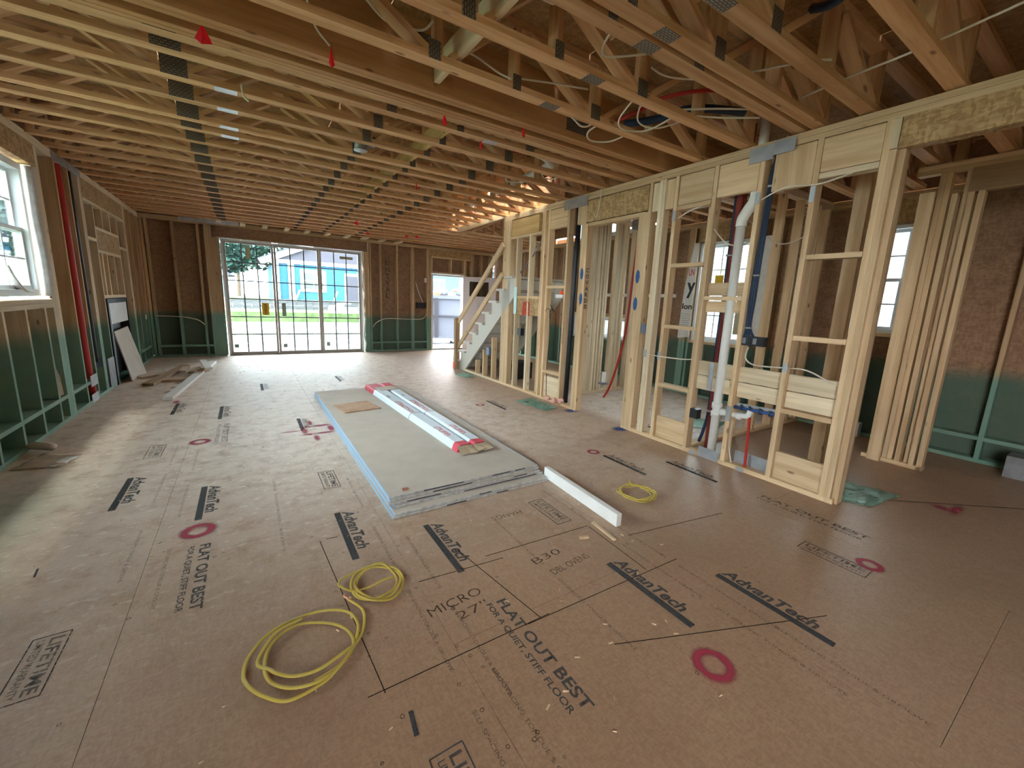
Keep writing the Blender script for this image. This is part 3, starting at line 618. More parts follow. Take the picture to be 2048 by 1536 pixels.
for i, ch in enumerate('COVARDS'):
    text('stencil_mark', wr_, ch, (3.60, 4.0035, 1.80-.075*i), (.9, 0, 0), (0, 0, 1), .05, .05, M['ink'], .03)
    if i < 3: pass
for y in (2.949,):
    for z in (.12, .14): pass
# second run of wall across the hall and the cross walls
wc = empty('wall_cross', (4.9, 2.4, 0), 'cross wall of open studs behind the right partition', 'wall', kind='structure')
plates_y(wc, 2.37, .089, 3.67, 6.05, LU, ZP)
for x in (3.70, 4.11, 4.52, 4.915, 5.325, 5.735, 6.0): stud_y(wc, x, .038, 2.657, 2.37, .089, LU)
wk = empty('wall_back', (5.1, 4.82, 0), 'cross wall of bunched pale studs behind the door opening', 'wall', kind='structure')
plates_y(wk, 4.78, .089, 4.35, 6.05, PA, 2.735)
for x in (4.40, 4.44, 4.48, 4.53, 4.57, 4.63, 4.70, 4.75, 4.95, 4.99, 5.04, 5.14, 5.33, 5.65, 6.0): stud_y(wk, x, .038, 2.657, 4.78, .089, PA)
wh = empty('wall_hall', (5.16, .5, 0), 'stud wall end and brown header at the closet opening far right', 'wall', kind='structure')
plates_x(wh, 5.16, .089, -3.2, 1.40, LU, ZP, True, ((-.6, .94),))
box('stud', wh, 5.12, 5.16, 1.245, 1.345, 0, 2.50, LU)
for y in (1.225, 1.185): stud_x(wh, y, .0, 2.657, 5.18, D4, LU)
for y in (1.125, 1.025, .965): stud_x(wh, y, .038 if y > 1 else 0, 2.47, 5.16, D4, LU)
stud_x(wh, 1.065, .038, 2.657, 5.20, D4, LU)
box('header', wh, 5.16, 5.20, -3.2, 1.045, 2.465, 2.66, M['scrap']); box('header', wh, 5.205, 5.249, -3.2, 1.045, 2.465, 2.66, M['scrap'])  # browner lumber paints in the unlit look of this header
wt = empty('wall_return', (3.9, 1.4, 0), 'short return wall of studs behind the near end of the partition', 'wall', kind='structure')
for x in (4.16, 4.20): board('stud', wt, (x, 1.44, 0), (x, 1.44, 2.657), .10, .038, (0, 1, 0), LU)
for y in (1.13, 1.17): board('stud', wt, (3.72, y, 0), (3.72, y, 2.657), .089, .038, (1, 0, 0), LU)
board('stud', wt, (4.17, 1.24, 0), (4.17, 1.24, 2.45), .089, .038, (0, 1, 0), M['scrap'])

# outer right wall with windows
we = empty('wall_outer', (6.05, 3, 0), 'outside wall on the far right of sheathing and studs, sprayed green low down', 'wall', kind='structure')
XE = 6.05
plates_x(we, XE, .14, -3.2, 10.77, LG, ZP)
WIN = [(1.56, 2.02, 1.22, 2.41), (3.20, 4.12, .90, 2.43), (5.30, 7.05, .75, 1.18)]
ys = sorted({-3.2, 10.9}|{v for q in WIN for v in q[:2]})
for a, b in zip(ys[:-1], ys[1:]):
    hole = [q for q in WIN if q[0] <= a and q[1] >= b]
    for z0, z1 in (((0, hole[0][2]), (hole[0][3], 2.85)) if hole else ((0, 2.85),)):
        n = max(1, round((b-a)/1.22)); box('added_light_seal', we, XE+.153, XE+.157, a, b, z0, z1, M['wrap'])  # unseen backing added against daylight leaks between sheathing panels
        for i in range(n): box('sheathing_panel', we, XE+.141, XE+.152, a+(b-a)*i/n+.001, a+(b-a)*(i+1)/n-.001, z0, z1, M['osb_wall'])
for y in (-2.5, -2.1, -1.7, -1.3, -.9, -.5, -.1, .32, .74, 1.15, 2.55, 2.95, 4.22, 4.26, 4.30, 4.65, 5.05, 5.18, 7.15, 7.5, 7.9, 8.3, 8.7, 9.1, 9.5, 9.9, 10.3): stud_x(we, y, .038, 2.657, XE, .14, LG)
for q in WIN[:2]:
    for y in (q[0]-.03, q[1]+.03): stud_x(we, y, .038, 2.657, XE, .14, LG)
    box('header', we, XE, XE+.1, q[0]-.05, q[1]+.05, q[3]+.01, 2.657, M['osb']); box('sill_plate', we, XE, XE+.14, q[0], q[1], q[2]-.04, q[2], LU)
    for y in (q[0]+.23, q[1]-.2): stud_x(we, y, .038, q[2]-.04, XE, .14, LG)
for y in (5.5, 5.9, 6.3, 6.7): stud_x(we, y, .038, .71, XE, .14, LG); stud_x(we, y, 1.24, 2.657, XE, .14, LG)
box('sill_plate', we, XE, XE+.14, 5.2, 7.14, .71, .75, LG); box('header_plate', we, XE, XE+.14, 5.2, 7.14, 1.18, 1.24, LU)
for a, b in ((-.08, .30), (.34, .72), (.76, 1.13)): box('fire_block', we, XE, XE+.14, a, b, .225, .263, LG)
box('cross_piece', we, XE-.04, XE, 4.45, 6.9, 1.58, 1.635, M['white'])
window('window_2', 'x', 1.56, 2.02, 1.22, 2.41, XE+.04, 1, 'narrow view of a white window between the two right hand posts', 2, 2, .04)
w3 = window('window_3', 'x', 3.20, 4.12, .90, 2.43, XE+.04, 1, 'double hung window behind the white drain pipe with yellow sticker', 3, 2, .045)
box('sticker', w3, XE+.07, XE+.072, 3.70, 3.84, 1.74, 1.93, M['yellowlabel'])
box('sticker', w3, XE+.07, XE+.072, 3.27, 3.45, 1.05, 1.62, M['tanlabel'])
window('window_4', 'x', 5.30, 7.05, .75, 1.18, XE+.04, 1, 'low white window strip behind the bunched studs', 3, 1, .04, False)
hw = mesh_obj('house_wrap', [(6.03, 4.12, .95), (6.03, 4.33, .92), (6.03, 4.30, 1.7), (6.03, 4.20, 2.43), (6.03, 4.12, 2.43), (6.026, 4.12, .95), (6.026, 4.33, .92), (6.026, 4.30, 1.7), (6.026, 4.20, 2.43), (6.026, 4.12, 2.43)],
    [(0, 1, 2, 3, 4), (5, 6, 7, 8, 9)]+[(i, (i+1) % 5, 5+(i+1) % 5, 5+i) for i in range(5)], M['wrap'])
tag(hw, 'white printed house wrap flap left of the window behind the drain pipe', 'house wrap')
mY = (0, -1, 0)
text('wrap_print', hw, 'UN', (6.0245, 4.245, 1.93), mY, (0, 0, 1), .10, .10, M['signred'], .02); text('wrap_print', hw, 'y', (6.0245, 4.25, 1.66), mY, (0, 0, 1), .15, .16, M['signblack'], .03)
text('wrap_print', hw, 'lon', (6.0245, 4.30, 1.40), mY, (0, 0, 1), .18, .09, M['signblack'], .03)
for i in range(6): board('wrap_print', hw, (6.0245, 4.295, 1.32-.035*i), (6.0245, 4.15, 1.32-.035*i), .008, .001, (0, 0, 1), M['greylabel'])
hw2 = mesh_obj('house_wrap', [(6.03, 3.02, 1.0), (6.03, 3.18, 1.0), (6.03, 3.18, 2.43), (6.03, 3.0, 2.43), (6.026, 3.02, 1.0), (6.026, 3.18, 1.0), (6.026, 3.18, 2.43), (6.026, 3.0, 2.43)], [(0, 1, 2, 3), (4, 5, 6, 7)]+[(i, (i+1) % 4, 4+(i+1) % 4, 4+i) for i in range(4)], M['wrap'])
tag(hw2, 'plain white house wrap flap right of the window behind the blue cables', 'house wrap')

wn_ = empty('wall_near', (2, -3.2, 0), 'plain sheathed wall behind the camera', 'wall', kind='structure')
for a, b in ((-1.75, -.52), (-.52, .7), (.7, 1.92), (1.92, 3.14), (3.14, 4.36), (4.36, 6.2)): box('sheathing_panel', wn_, a+.0005, b-.0005, -3.22, -3.21, 0, 3.15, M['osb_wall'])
# ------------------------------------------------------------------ stairwell above and upper shell
ws = empty('wall_stairwell', (5, 6, 2.8), 'upper stairwell walls with a bright window above the stairs', 'wall', kind='structure')
for a, b, z0, z1 in ((4.9, 5.30, 2.85, 4.6), (7.05, 8.0, 2.85, 4.6), (5.30, 7.05, 3.35, 4.6)): box('sheathing_panel', ws, 6.06, 6.075, a, b, z0, z1, M['osb_wall'])
box('sheathing_panel', ws, 5.30, 7.05, 6.06, 6.06, 2.74, 2.74, M['osb_wall']) if False else None
box('sheathing_panel', ws, 3.55, 6.06, 4.88, 4.895, 3.16, 4.6, M['osb_wall']); box('sheathing_panel', ws, 3.55, 6.06, 8.0, 8.015, 3.16, 4.6, M['osb_wall']); box('sheathing_panel', ws, 3.54, 3.555, 4.9, 8.0, 3.16, 4.6, M['osb_wall'])
box('roof_panel', ws, 3.5, 6.1, 4.85, 8.05, 4.6, 4.62, M['osb_ceil'])
window('window_5', 'x', 5.30, 7.05, 2.74, 3.35, 6.06, 1, 'high stairwell window glimpsed above the bunched studs', 3, 1, .04, False)

# ------------------------------------------------------------------ ceiling of open trusses
ce = empty('ceiling', (2, 4, 2.75), 'open ceiling of pale wooden floor trusses with steel plates under brown decking', 'ceiling', kind='structure')
ZB, ZT = 2.745, 3.145
TY = [-.72, -.31, .10, .47, .88, 1.30, 1.592, 1.715, 2.125, 2.565, 3.205, 3.415, 3.785, 4.165, 4.585, 4.835, 5.205] + [5.61+.406*i for i in range(13)]
NODES = (-.95, 1.03, 2.275, 3.50, 4.75)
for ti, y in enumerate(TY):
    x0 = -1.60 if y < 10.6 else -1.5; x1 = 6.05 if (y < 4.7 or y > 7.9) else 3.66
    tr = board('floor_truss', ce, (x0, y, ZB+.019), (x1, y, ZB+.019), .089, .038, (0, 1, 0), M['truss'])
    board('top_chord', tr, (x0, y, ZT-.019), (x1, y, ZT-.019), .089, .038, (0, 1, 0), M['truss'])
    za, zb = ZB+.038, ZT-.038
    for x in (-1.57, -.29, 1.03, 1.56, 2.275, 2.90, 3.60, 4.75, 5.9):
        if x > x1: continue
        board('web', tr, (x, y, za), (x, y, zb), .089, .038, (0, 1, 0), M['truss'])
    for xa, xb in ((-1.50, -.98), (-.35, -.90), (-.23, .30), (.97, .40), (1.10, 1.50), (2.21, 1.64), (2.34, 2.84), (3.55, 2.98), (4.0, 4.7), (5.5, 4.8)):
        if max(xa, xb) > x1: continue
        board('web', tr, (xa, y, za), (xb, y, zb), .089, .038, (0, 1, 0), M['truss'])
    yp = y-.0465
    for xc, wd, z0, z1 in ((-.29, .14, ZB-.002, ZB+.11), (1.0, .075, ZB+.0, ZB+.10), (2.25, .09, ZB, ZB+.10), (1.56, .06, ZB, ZB+.09)):
        if ti in (0, 1, 2): continue
        box('nail_plate', tr, xc-wd/2, xc+wd/2, yp, yp+.002, z0, z1, M['plate'])
    if ti not in (10,):
        xc = (-.02 if ti in (12, 13, 14, 15, 16) else 1.86)
        if ti > 4 and (ti in (5, 6, 7, 8, 9, 11, 12, 13, 14, 15) ): box('nail_plate', tr, xc-.065, xc+.065, y-.04, y+.04, ZB-.002, ZB, M['galv'] if ti > 10 else M['plate'])
for y, t in ((2.92, .044), (2.967, .044), (3.09, .04), (3.135, .04)): board('beam_ply', ce, (-1.6, y, ZB+.2), (6.05, y, ZB+.2), .40, t, (0, 0, 1), M['lvl'])
bp = box('beam_plate', ce, 1.02, 1.18, 2.896, 2.8975, ZB+.22, ZB+.33, M['plate']); box('beam_plate', ce, 2.28, 2.52, 2.896, 2.8975, ZB+.05, ZB+.2, M['plate'])
box('beam_bracket', ce, 1.14, 1.28, 2.894, 2.897, ZB+.02, ZB+.13, M['lvl'])
for i in range(14):
    y0 = 2.25 + .61*i
board('strongback', ce, (1.53, 3.26, ZB+.115), (1.53, 10.5, ZB+.115), .14, .038, (0, .0, 1), M['ply'])
board('strongback', ce, (1.16, .9, ZB+.13), (1.16, 2.89, ZB+.13), .14, .038, (0, 0, 1), PA)
board('stair_header', ce, (3.68, 4.75, ZB+.2), (3.68, 7.9, ZB+.2), .40, .04, (0, 0, 1), M['truss'])
board('stair_brace', ce, (3.55, 7.7, ZB-.02), (3.60, 6.0, ZB+.02), .089, .038, (0, 0, 1), LU)
x = -1.74
while x < 6.1:
    y = -3.2
    while y < 10.9:
        x1, y1 = min(x+1.30, 6.15), min(y+2.44, 10.9)
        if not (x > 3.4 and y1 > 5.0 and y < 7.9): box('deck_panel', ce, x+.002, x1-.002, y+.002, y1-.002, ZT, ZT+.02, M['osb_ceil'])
        else:
            if y < 4.9: box('deck_panel', ce, x+.002, x1-.002, y+.002, 4.9, ZT, ZT+.02, M['osb_ceil'])
            if y1 > 8.0: box('deck_panel', ce, x+.002, x1-.002, 8.0, y1-.002, ZT, ZT+.02, M['osb_ceil'])
        y += 2.44
    x += 1.30
box('rim_board', ce, -1.74, -1.70, -3.2, 10.9, 2.757, ZT, M['osb_wall']); box('rim_board', ce, -1.70, 6.15, 10.87, 10.91, 2.757, ZT, M['osb_wall']); box('rim_board', ce, 6.11, 6.15, -3.2, 4.9, 2.757, ZT, M['osb_wall']); box('rim_board', ce, 6.11, 6.15, 7.9, 10.87, 2.757, ZT, M['osb_wall'])
for x in (-.346, .05, .437, .838, 1.231, 1.637, 2.052, 2.45, 2.85, 3.25): box('lookout_block', ce, x-.045, x+.045, 10.30, 10.77, 2.705, 2.743, PA)

# ------------------------------------------------------------------ stairs
st = empty('staircase', (3.6, 7, 0), 'grey primed staircase with open lumber handrail climbing behind the stud partition', 'stairs')
N = 9; run, rise, yb0 = .2425, .2, 7.82
for xs in (3.60, 4.56):
    out = [(7.76, 0)]
    for i in range(N): out += [(7.80-run*i, rise*(i+1)-.035), (7.80-run*(i+1), rise*(i+1)-.035)]
    yt = 7.80-run*N
    out += [(yt, rise*N-.30), (7.40, 0)]
    prism('stringer', st, out, 'x', xs-.02, xs+.02, M['primed'])
for i in range(N):
    yy = 7.82-run*i; z = rise*(i+1)
    box('tread', st, 3.53, 4.60, yy-run-.01, yy+.02, z-.035, z, M['primed'])
    box('riser', st, 3.62, 4.54, yy-.025, yy-.01, z-rise, z-.036, M['white'])
box('newel_post', st, 3.49, 3.58, 7.63, 7.72, 0, 1.03, M['scrap']); box('tape_band', st, 3.485, 3.585, 7.66, 7.74, 0, .14, M['orange'])
for za, zb in ((.96, 2.30), (.46, 1.83)): board('handrail', st, (3.555, 7.64, za), (3.555, 5.98, zb), .089, .038, (0, 0, 1), LU)
tag(box('storage_tub', None, 3.9, 4.4, 6.2, 6.6, 0, .30, M['blackbox']), 'black storage tub on the floor beneath the stairs', 'tub')

# ------------------------------------------------------------------ drywall stack and what lies on it
def sheet(x0, x1, y0, y1, z, rot, label, dark):
    o = empty('drywall_sheet', ((x0+x1)/2, (y0+y1)/2, z), label, 'drywall', 'drywall sheets in the floor stack')
    c = Matrix.Translation(((x0+x1)/2, (y0+y1)/2, 0)) @ Matrix.Rotation(rot, 4, 'Z') @ Matrix.Translation((-(x0+x1)/2, -(y0+y1)/2, 0))
    def bx(n, a, b, cc, d, z0, z1, m):
        q = box(n, o, a, b, cc, d, z0, z1, m); mw = c @ WM[q]; WM[q] = mw; q.matrix_basis = mw
        return q
    bx('board', x0+.006, x1-.006, y0+.005, y1, z+.0005, z+.0125, M['gyp_face'])
    bx('edge_tape', x0, x0+.0058, y0, y1, z, z+.013, M['gyp_edge']); bx('edge_tape', x1-.0058, x1, y0, y1, z, z+.013, M['gyp_edge'])
    e = bx('end_tape', x0+.006, x1-.006, y0, y0+.0048, z, z+.013, M['gyp_core'])
    for a, b in dark: bx('end_print', x0+(x1-x0)*a, x0+(x1-x0)*b, y0-.0008, y0-.0001, z+.002, z+.010, M['darktape'])
LAB = ('bottom drywall sheet of the floor stack, resting on the subfloor', 'second drywall sheet from the bottom of the floor stack', 'third drywall sheet up in the floor stack with long dark end tape',
       'fourth drywall sheet up in the floor stack', 'fifth drywall sheet up, just under the top of the stack', 'top drywall sheet of the floor stack carrying the white cartons')
ST = ((.70, 1.93, 2.425, 6.09, -.004, ((.3, .42), (.62, .7))), (.705, 1.925, 2.44, 6.09, .003, ((.5, .58),)), (.72, 1.93, 2.515, 6.08, .004, ((.42, .95),)), (.70, 1.92, 2.53, 6.08, -.002, ((.1, .3), (.8, .9))), (.71, 1.93, 2.56, 6.08, 0, ((.25, .5),)), (.71, 1.925, 2.575, 6.08, .001, ((.2, .45), (.65, .78), (.82, .9))))
for i, q in enumerate(ST): sheet(q[0], q[1], q[2], q[3], .0137*i+.001, q[4], LAB[i], q[5])
ZS = .0137*5+.015
tag(box('wood_scrap', None, .82, .86, 2.62, 2.645, ZS, ZS+.012, M['copper']), 'small orange copper scrap on the near left corner of the drywall stack', 'scrap')
V = [(.795, 5.19, ZS), (1.20, 5.25, ZS), (1.265, 4.84, ZS), (.85, 4.79, ZS)]; V += [(a, b, c+.012) for a, b, c in V]
tag(mesh_obj('board_offcut', V, [(3, 2, 1, 0), (4, 5, 6, 7)]+[(i, (i+1) % 4, 4+(i+1) % 4, 4+i) for i in range(4)], M['osb_pale']), 'square strand board offcut lying on the drywall stack', 'board')
def carton(x0, x1, xf0, xf1, label, pull):
    """long flat carton from y 3.10 (near, x0..x1) to y 6.02 (far, xf0..xf1)"""
    o = empty('carton', ((x0+x1)/2, 4.5, ZS), label, 'carton', 'long white cartons on the drywall stack')
    yn, yf, h, b = 3.12, 6.02, .062, .028
    def sec(t0, t1, m, nm, g=0.0):
        V = []
        for t in (t0, t1):
            y = yn+(yf-yn)*t; a = x0+(xf0-x0)*t; c = x1+(xf1-x1)*t
            for xx, zz in ((a-g, 0), (a+b*.55-g, h*.75), (a+b, h+g), (c-b, h+g), (c-b*.55+g, h*.75), (c+g, 0)): V.append((xx, y, ZS+zz))
        return mesh_obj(nm, V, [tuple(range(6))[::-1], tuple(range(6, 12))]+[(i, (i+1) % 6, 6+(i+1) % 6, 6+i) for i in range(6)], m, o)
    sec(.035, .40, M['carton'], 'sleeve', .0008); sec(.404, .86, M['carton'], 'sleeve'); sec(.401, .4035, M['signblack'], 'joint_band', .001); sec(.86, 1.0, M['carton_red'], 'end_sleeve'); sec(0, .035, M['carton_red'], 'end_sleeve', .001)
    t = lambda s, tt, wd, hh, m, dx: text('carton_print', o, s, (x0+(xf0-x0)*tt+b+dx, yn+(yf-yn)*tt, ZS+h+.002), (x0-xf0, -(yf-yn), 0), (1, 0, 0), wd, hh, m, .015)
    t('STRAIT', .60, .36, .055, M['signred'], .012); t('FLEX', .47, .18, .04, M['signred'], .02); t('NO.1', .72, .12, .03, M['signblack'], .02); t('(TUFF)', .20, .30, .05, M['signred'], .012)
    for k, (a, c) in enumerate(((.02, .5), (.52, .98))):
        xa, xb = x0+(x1-x0)*a, x0+(x1-x0)*c
        V = [(xa, yn-.002, ZS+h*.85), (xb, yn-.002, ZS+h*.85), (xb+.01, yn-.09-.02*k, ZS+.012+.02*pull), (xa-.005, yn-.085, ZS+.008)]; V += [(p, q, r+.003) for p, q, r in V]
        mesh_obj('end_flap', V, [(3, 2, 1, 0), (4, 5, 6, 7)]+[(i, (i+1) % 4, 4+(i+1) % 4, 4+i) for i in range(4)], M['kraft'], o)
carton(1.455, 1.60, 1.345, 1.545, 'long white carton with red ends, left one on the drywall stack', 0); carton(1.605, 1.75, 1.55, 1.72, 'long white carton with red ends, right one on the drywall stack', 1)
tag(board('card_sheet', None, (1.43, 5.62, ZS+.066), (1.68, 5.66, ZS+.066), .22, .006, (0, 1, 0), M['gyp_face']), 'loose grey card lying across the far ends of the white cartons', 'card')

# ------------------------------------------------------------------ loose things on the floor
def bevel_board(name, a, b, wd, t, side, m, label, cat):
    o = board(name, None, a, b, wd, t, side, m); return tag(o, label, cat)
bevel_board('white_board', (1.965, 2.50, .045), (1.915, 1.655, .045), .085, .040, (0, 0, 1), M['white'], 'white painted stud on edge running from the drywall stack', 'board')
bevel_board('wood_splinter', (1.80, 1.77, .006), (1.775, 1.55, .006), .022, .008, (1, 0, 0), M['chip'], 'long thin wood splinter near the end of the white painted stud', 'wood scrap')
bevel_board('wood_splinter', (1.60, 1.672, .006), (1.655, 1.655, .006), .02, .01, (0, 1, 0), M['chip'], 'short curled wood shaving left of the long splinter', 'wood scrap')
def coil(name, loops, r, label, extra=()):
    o = empty(name, tuple(sum(c)/len(loops[0]) for c in zip(*[(p[0], p[1], 0) for p in loops[0]])), label, 'cable coil')
    for i, lp in enumerate(loops):
        P = spline([(x, y, z) for x, y, z in lp], 6)
        V, F = tube_geo(P, r, 8, .62); mesh_obj('cable', V, F, M['yellow'], o, smooth=True)
    for e in extra: tube('copper_end', o, e, .005, M['copper'], 6, 3)
    return o
def zz(pts, z=.010, dz=.004): return [(x, y, z+dz*(math.sin(i*1.7)+1)) for i, (x, y) in enumerate(pts)]
big = [(.308, 1.80), (.345, 1.70), (.336, 1.622), (.305, 1.56), (.262, 1.505), (.213, 1.451), (.143, 1.413), (.034, 1.40), (-.036, 1.45), (-.084, 1.53), (-.096, 1.60), (-.077, 1.674), (-.009, 1.75), (.079, 1.79), (.19, 1.795), (.285, 1.725), (.31, 1.62), (.275, 1.535),
       (.222, 1.465), (.14, 1.418), (.05, 1.437), (-.013, 1.51), (-.03, 1.59), (-.005, 1.68), (.075, 1.75), (.16, 1.735), (.24, 1.66), (.275, 1.57), (.262, 1.51), (.21, 1.46), (.12, 1.425)]
big2 = [(.115, 1.775), (.02, 1.74), (-.038, 1.66), (-.05, 1.61), (-.017, 1.562), (.006, 1.525), (.060, 1.49), (.135, 1.475), (.228, 1.497), (.262, 1.515)]
coil('cable_coil', [zz(big, .012, .006), zz(big2, .016, .006)], .0072, 'largest yellow cable coil on the floor, nearest the camera', [[(.308, 1.80, .014), (.30, 1.825, .016), (.295, 1.84, .012)]])
def ring_loops(cx, cy, rx, ry, n, seed, wob):
    rr = random.Random(seed); pts = []
    for k in range(n*10+1):
        a = 2*math.pi*k/10+.5; f = 1+wob*math.sin(a*.37+seed)+rr.uniform(-.02, .02)
        pts.append((cx+rx*f*math.cos(a)+.012*math.sin(a*.21), cy+ry*f*math.sin(a)+.012*math.cos(a*.33)))
    return pts
lp2 = ring_loops(.445, 1.856, .108, .128, 3, 3, .06)
coil('cable_coil', [zz(lp2, .012, .008), zz([(.53, 1.92), (.50, 1.985), (.41, 1.99), (.315, 1.97), (.288, 1.93), (.291, 1.895), (.335, 1.85), (.40, 1.838), (.47, 1.845), (.525, 1.85)], .016, .006)], .0065, 'small yellow cable coil behind the largest one',
     [[(.30, 1.845, .018), (.293, 1.83, .022), (.30, 1.822, .014)], [(.312, 1.815, .016), (.322, 1.80, .018)]])
lp3 = ring_loops(2.372, 1.905, .125, .125, 4, 5, .05)
coil('cable_coil', [zz(lp3, .012, .010), [(2.43, 1.99, .02), (2.42, 2.02, .05), (2.43, 2.03, .06)]], .0068, 'yellow cable coil alone on the floor, right of the white painted stud')
# left scrap pile
bevel_board('stamped_board', (-.90, 6.60, .02), (-.60, 9.75, .02), .105, .038, (1, 0, 0), M['white'], 'long white stamped board on the floor left of the stack', 'board')
sb = bpy.data.objects['stamped_board']
for i in range(9): text('board_print', sb, random.choice(('//', '/V/', 'W', '7/')), (-.93+.0286*i*.95, 6.85+.3*i, .0405), (.25, 1, 0), (-1, .2, 0), .15, .06, M['ink'], .02)
bevel_board('lumber_scrap', (-1.24, 7.65, .024), (-.97, 9.25, .04), .13, .038, (1, -.1, 0), M['scrap'], 'brown plank on the floor pointing at the far wall, in the scrap pile', 'board')
bevel_board('lumber_scrap', (-1.47, 8.36, .018), (-1.13, 8.70, .018), .20, .03, (1, -1, 0), M['tan'], 'short tan plank lying left in the scrap pile', 'board')
bevel_board('lumber_scrap', (-1.12, 8.0, .016), (-.82, 7.96, .016), .16, .03, (0, 1, 0), M['scrap'], 'reddish brown flat offcut beside the white stamped board', 'board')
bevel_board('lumber_scrap', (-.94, 8.50, .05), (-.90, 8.78, .085), .10, .038, (1, 0, 0), M['tan'], 'left of two stubby blocks in the scrap pile', 'board')
bevel_board('lumber_scrap', (-.82, 8.43, .045), (-.76, 8.68, .08), .10, .038, (1, 0, .2), M['tan'], 'right of two stubby blocks in the scrap pile', 'board')
bevel_board('lumber_scrap', (-.73, 8.55, .03), (-.66, 8.80, .03), .12, .05, (1, 0, 0), M['scrap'], 'dark offcut under the short white stamped piece', 'board')
bevel_board('stamped_board', (-.58, 8.36, .105), (-.72, 9.28, .12), .095, .030, (1, .1, 0), M['white'], 'short white stamped piece lying across the long white board', 'board')
# paper and bags by the left wall
def rag(name, pts, m, h, label, cat, n=9, seed=1):
    rr = random.Random(seed); P = [Vector((*p, 0)) for p in pts]; V, F = [], []
    for i in range(n):
        for j in range(n):
            u, v = i/(n-1), j/(n-1); q = P[0]*(1-u)*(1-v)+P[1]*u*(1-v)+P[2]*u*v+P[3]*(1-u)*v
            V.append((q.x+rr.uniform(-.01, .01), q.y+rr.uniform(-.01, .01), .004+h*rr.random()*(1 if 0 < i < n-1 and 0 < j < n-1 else .5)))
    for i in range(n-1):
        for j in range(n-1): F.append((i*n+j, (i+1)*n+j, (i+1)*n+j+1, i*n+j+1))
    o = mesh_obj(name, V, F, m, smooth=True); md = o.modifiers.new('thick', 'SOLIDIFY'); md.thickness = .003; return tag(o, label, cat)
rag('paper_sheet', [(-1.55, 4.46), (-1.29, 4.40), (-1.22, 4.66), (-1.48, 4.82)], M['tan'], .012, 'flat brown paper sheet on the floor at the foot of the left wall', 'paper')
rag('paper_sheet', [(-1.37, 4.42), (-1.27, 4.41), (-1.22, 4.63), (-1.31, 4.67)], M['white'], .016, 'white folded paper on the edge of the brown paper sheet', 'paper', 5, 4)
tag(tube('plastic_bottle', None, [(-1.63, 5.02, .02), (-1.60, 4.99, .035), (-1.55, 4.93, .045), (-1.46, 4.87, .045), (-1.42, 4.84, .035)], [.012]*6+[.02]*4+[.04]*10+[.036]*3+[.02]*2, plain('clear crumpled plastic', (.55, .45, .38), .25), 9, 6, .8), 'crumpled translucent plastic bottle on the floor against the left wall', 'bottle')
pb = mesh_obj('paper_bag', [(-1.66, 5.83, .27), (-1.62, 5.98, .27), (-1.63, 5.99, .45), (-1.65, 5.93, .62), (-1.66, 5.86, .64), (-1.70, 5.84, .27), (-1.68, 5.99, .27), (-1.69, 5.99, .45), (-1.70, 5.93, .62), (-1.70, 5.86, .64)], [(0, 1, 2, 3, 4), (9, 8, 7, 6, 5)]+[(i, (i+1) % 5, 5+(i+1) % 5, 5+i) for i in range(5)], M['tan'])
tag(pb, 'crumpled brown paper bag on the fire blocking under the left window', 'bag')
# fireplace insert and what leans on it
fp = empty('fireplace_insert', (-1.75, 8.48, 0), 'black fireplace insert with white upper panel in the left wall framing', 'fireplace')
box('firebox_back', fp, -1.735, -1.725, 7.89, 9.05, .02, 1.17, M['soot'])
for a, b in ((7.89, 7.95), (9.0, 9.05)): box('firebox_side', fp, -1.725, -1.585, a, b, .0, 1.20, M['soot'])
box('firebox_top', fp, -1.725, -1.59, 7.95, 9.0, 1.14, 1.20, M['soot']); box('upper_panel', fp, -1.61, -1.595, 8.0, 9.02, .85, 1.145, M['ivory']); box('edge_strip', fp, -1.615, -1.59, 7.97, 7.995, 0.0, .85, M['ivory']); box('firebox_grille', fp, -1.70, -1.69, 7.96, 8.99, .74, .82, M['galv_dark'])
V = [(-1.475, 8.12, .004), (-1.43, 8.86, .004), (-1.588, 8.88, .76), (-1.588, 8.04, .74)]; V += [(a-.013, b, c+.002) for a, b, c in V]
tag(mesh_obj('drywall_offcut', V, [(0, 1, 2, 3), (7, 6, 5, 4)]+[(i, (i+1) % 4, 4+(i+1) % 4, 4+i) for i in range(4)], M['gyp_face']), 'beige drywall offcut leaning against the black fireplace insert', 'drywall')
tag(box('wire_mesh_panel', None, -1.60, -1.585, 7.52, 7.83, .04, .42, M['galv_dark']), 'dark scuffed metal panel in the wall bay left of the fireplace', 'panel')
tag(tube('refrigerant_pipe', None, [(-1.66, 6.90, 2.74), (-1.66, 6.92, 2.2), (-1.66, 6.94, 1.5), (-1.66, 6.95, .9), (-1.66, 6.96, .35), (-1.65, 6.97, .06)], .045, M['red'], 10), 'red pipe running down the left wall between studs', 'pipe')
tag(tube('vent_pipe', None, [(-1.66, 7.24, 2.74), (-1.66, 7.26, 1.8), (-1.66, 7.29, 1.0), (-1.66, 7.30, .42)], .04, M['abs'], 10), 'black pipe running down the left wall beside the fireplace framing', 'pipe')
def metal(x0, x1, y0, y1, z0, z1, label, m='galv'): return tag(box('metal_plate', None, x0, x1, y0, y1, z0, z1, M[m]), label, 'metal plate')
metal(-1.598, -1.595, 6.58, 7.0, 2.66, 2.745, 'steel plate at the top of the left wall above the red pipe'); metal(-1.598, -1.595, 7.05, 7.50, 2.66, 2.745, 'steel plate at the top of the left wall above the black pipe')
metal(-1.598, -1.594, 6.76, 7.02, .19, .32, 'steel plate across the red pipe at the fire blocking'); metal(-1.598, -1.594, 6.72, 6.98, .0, .10, 'steel plate on the bottom plate below the red pipe')
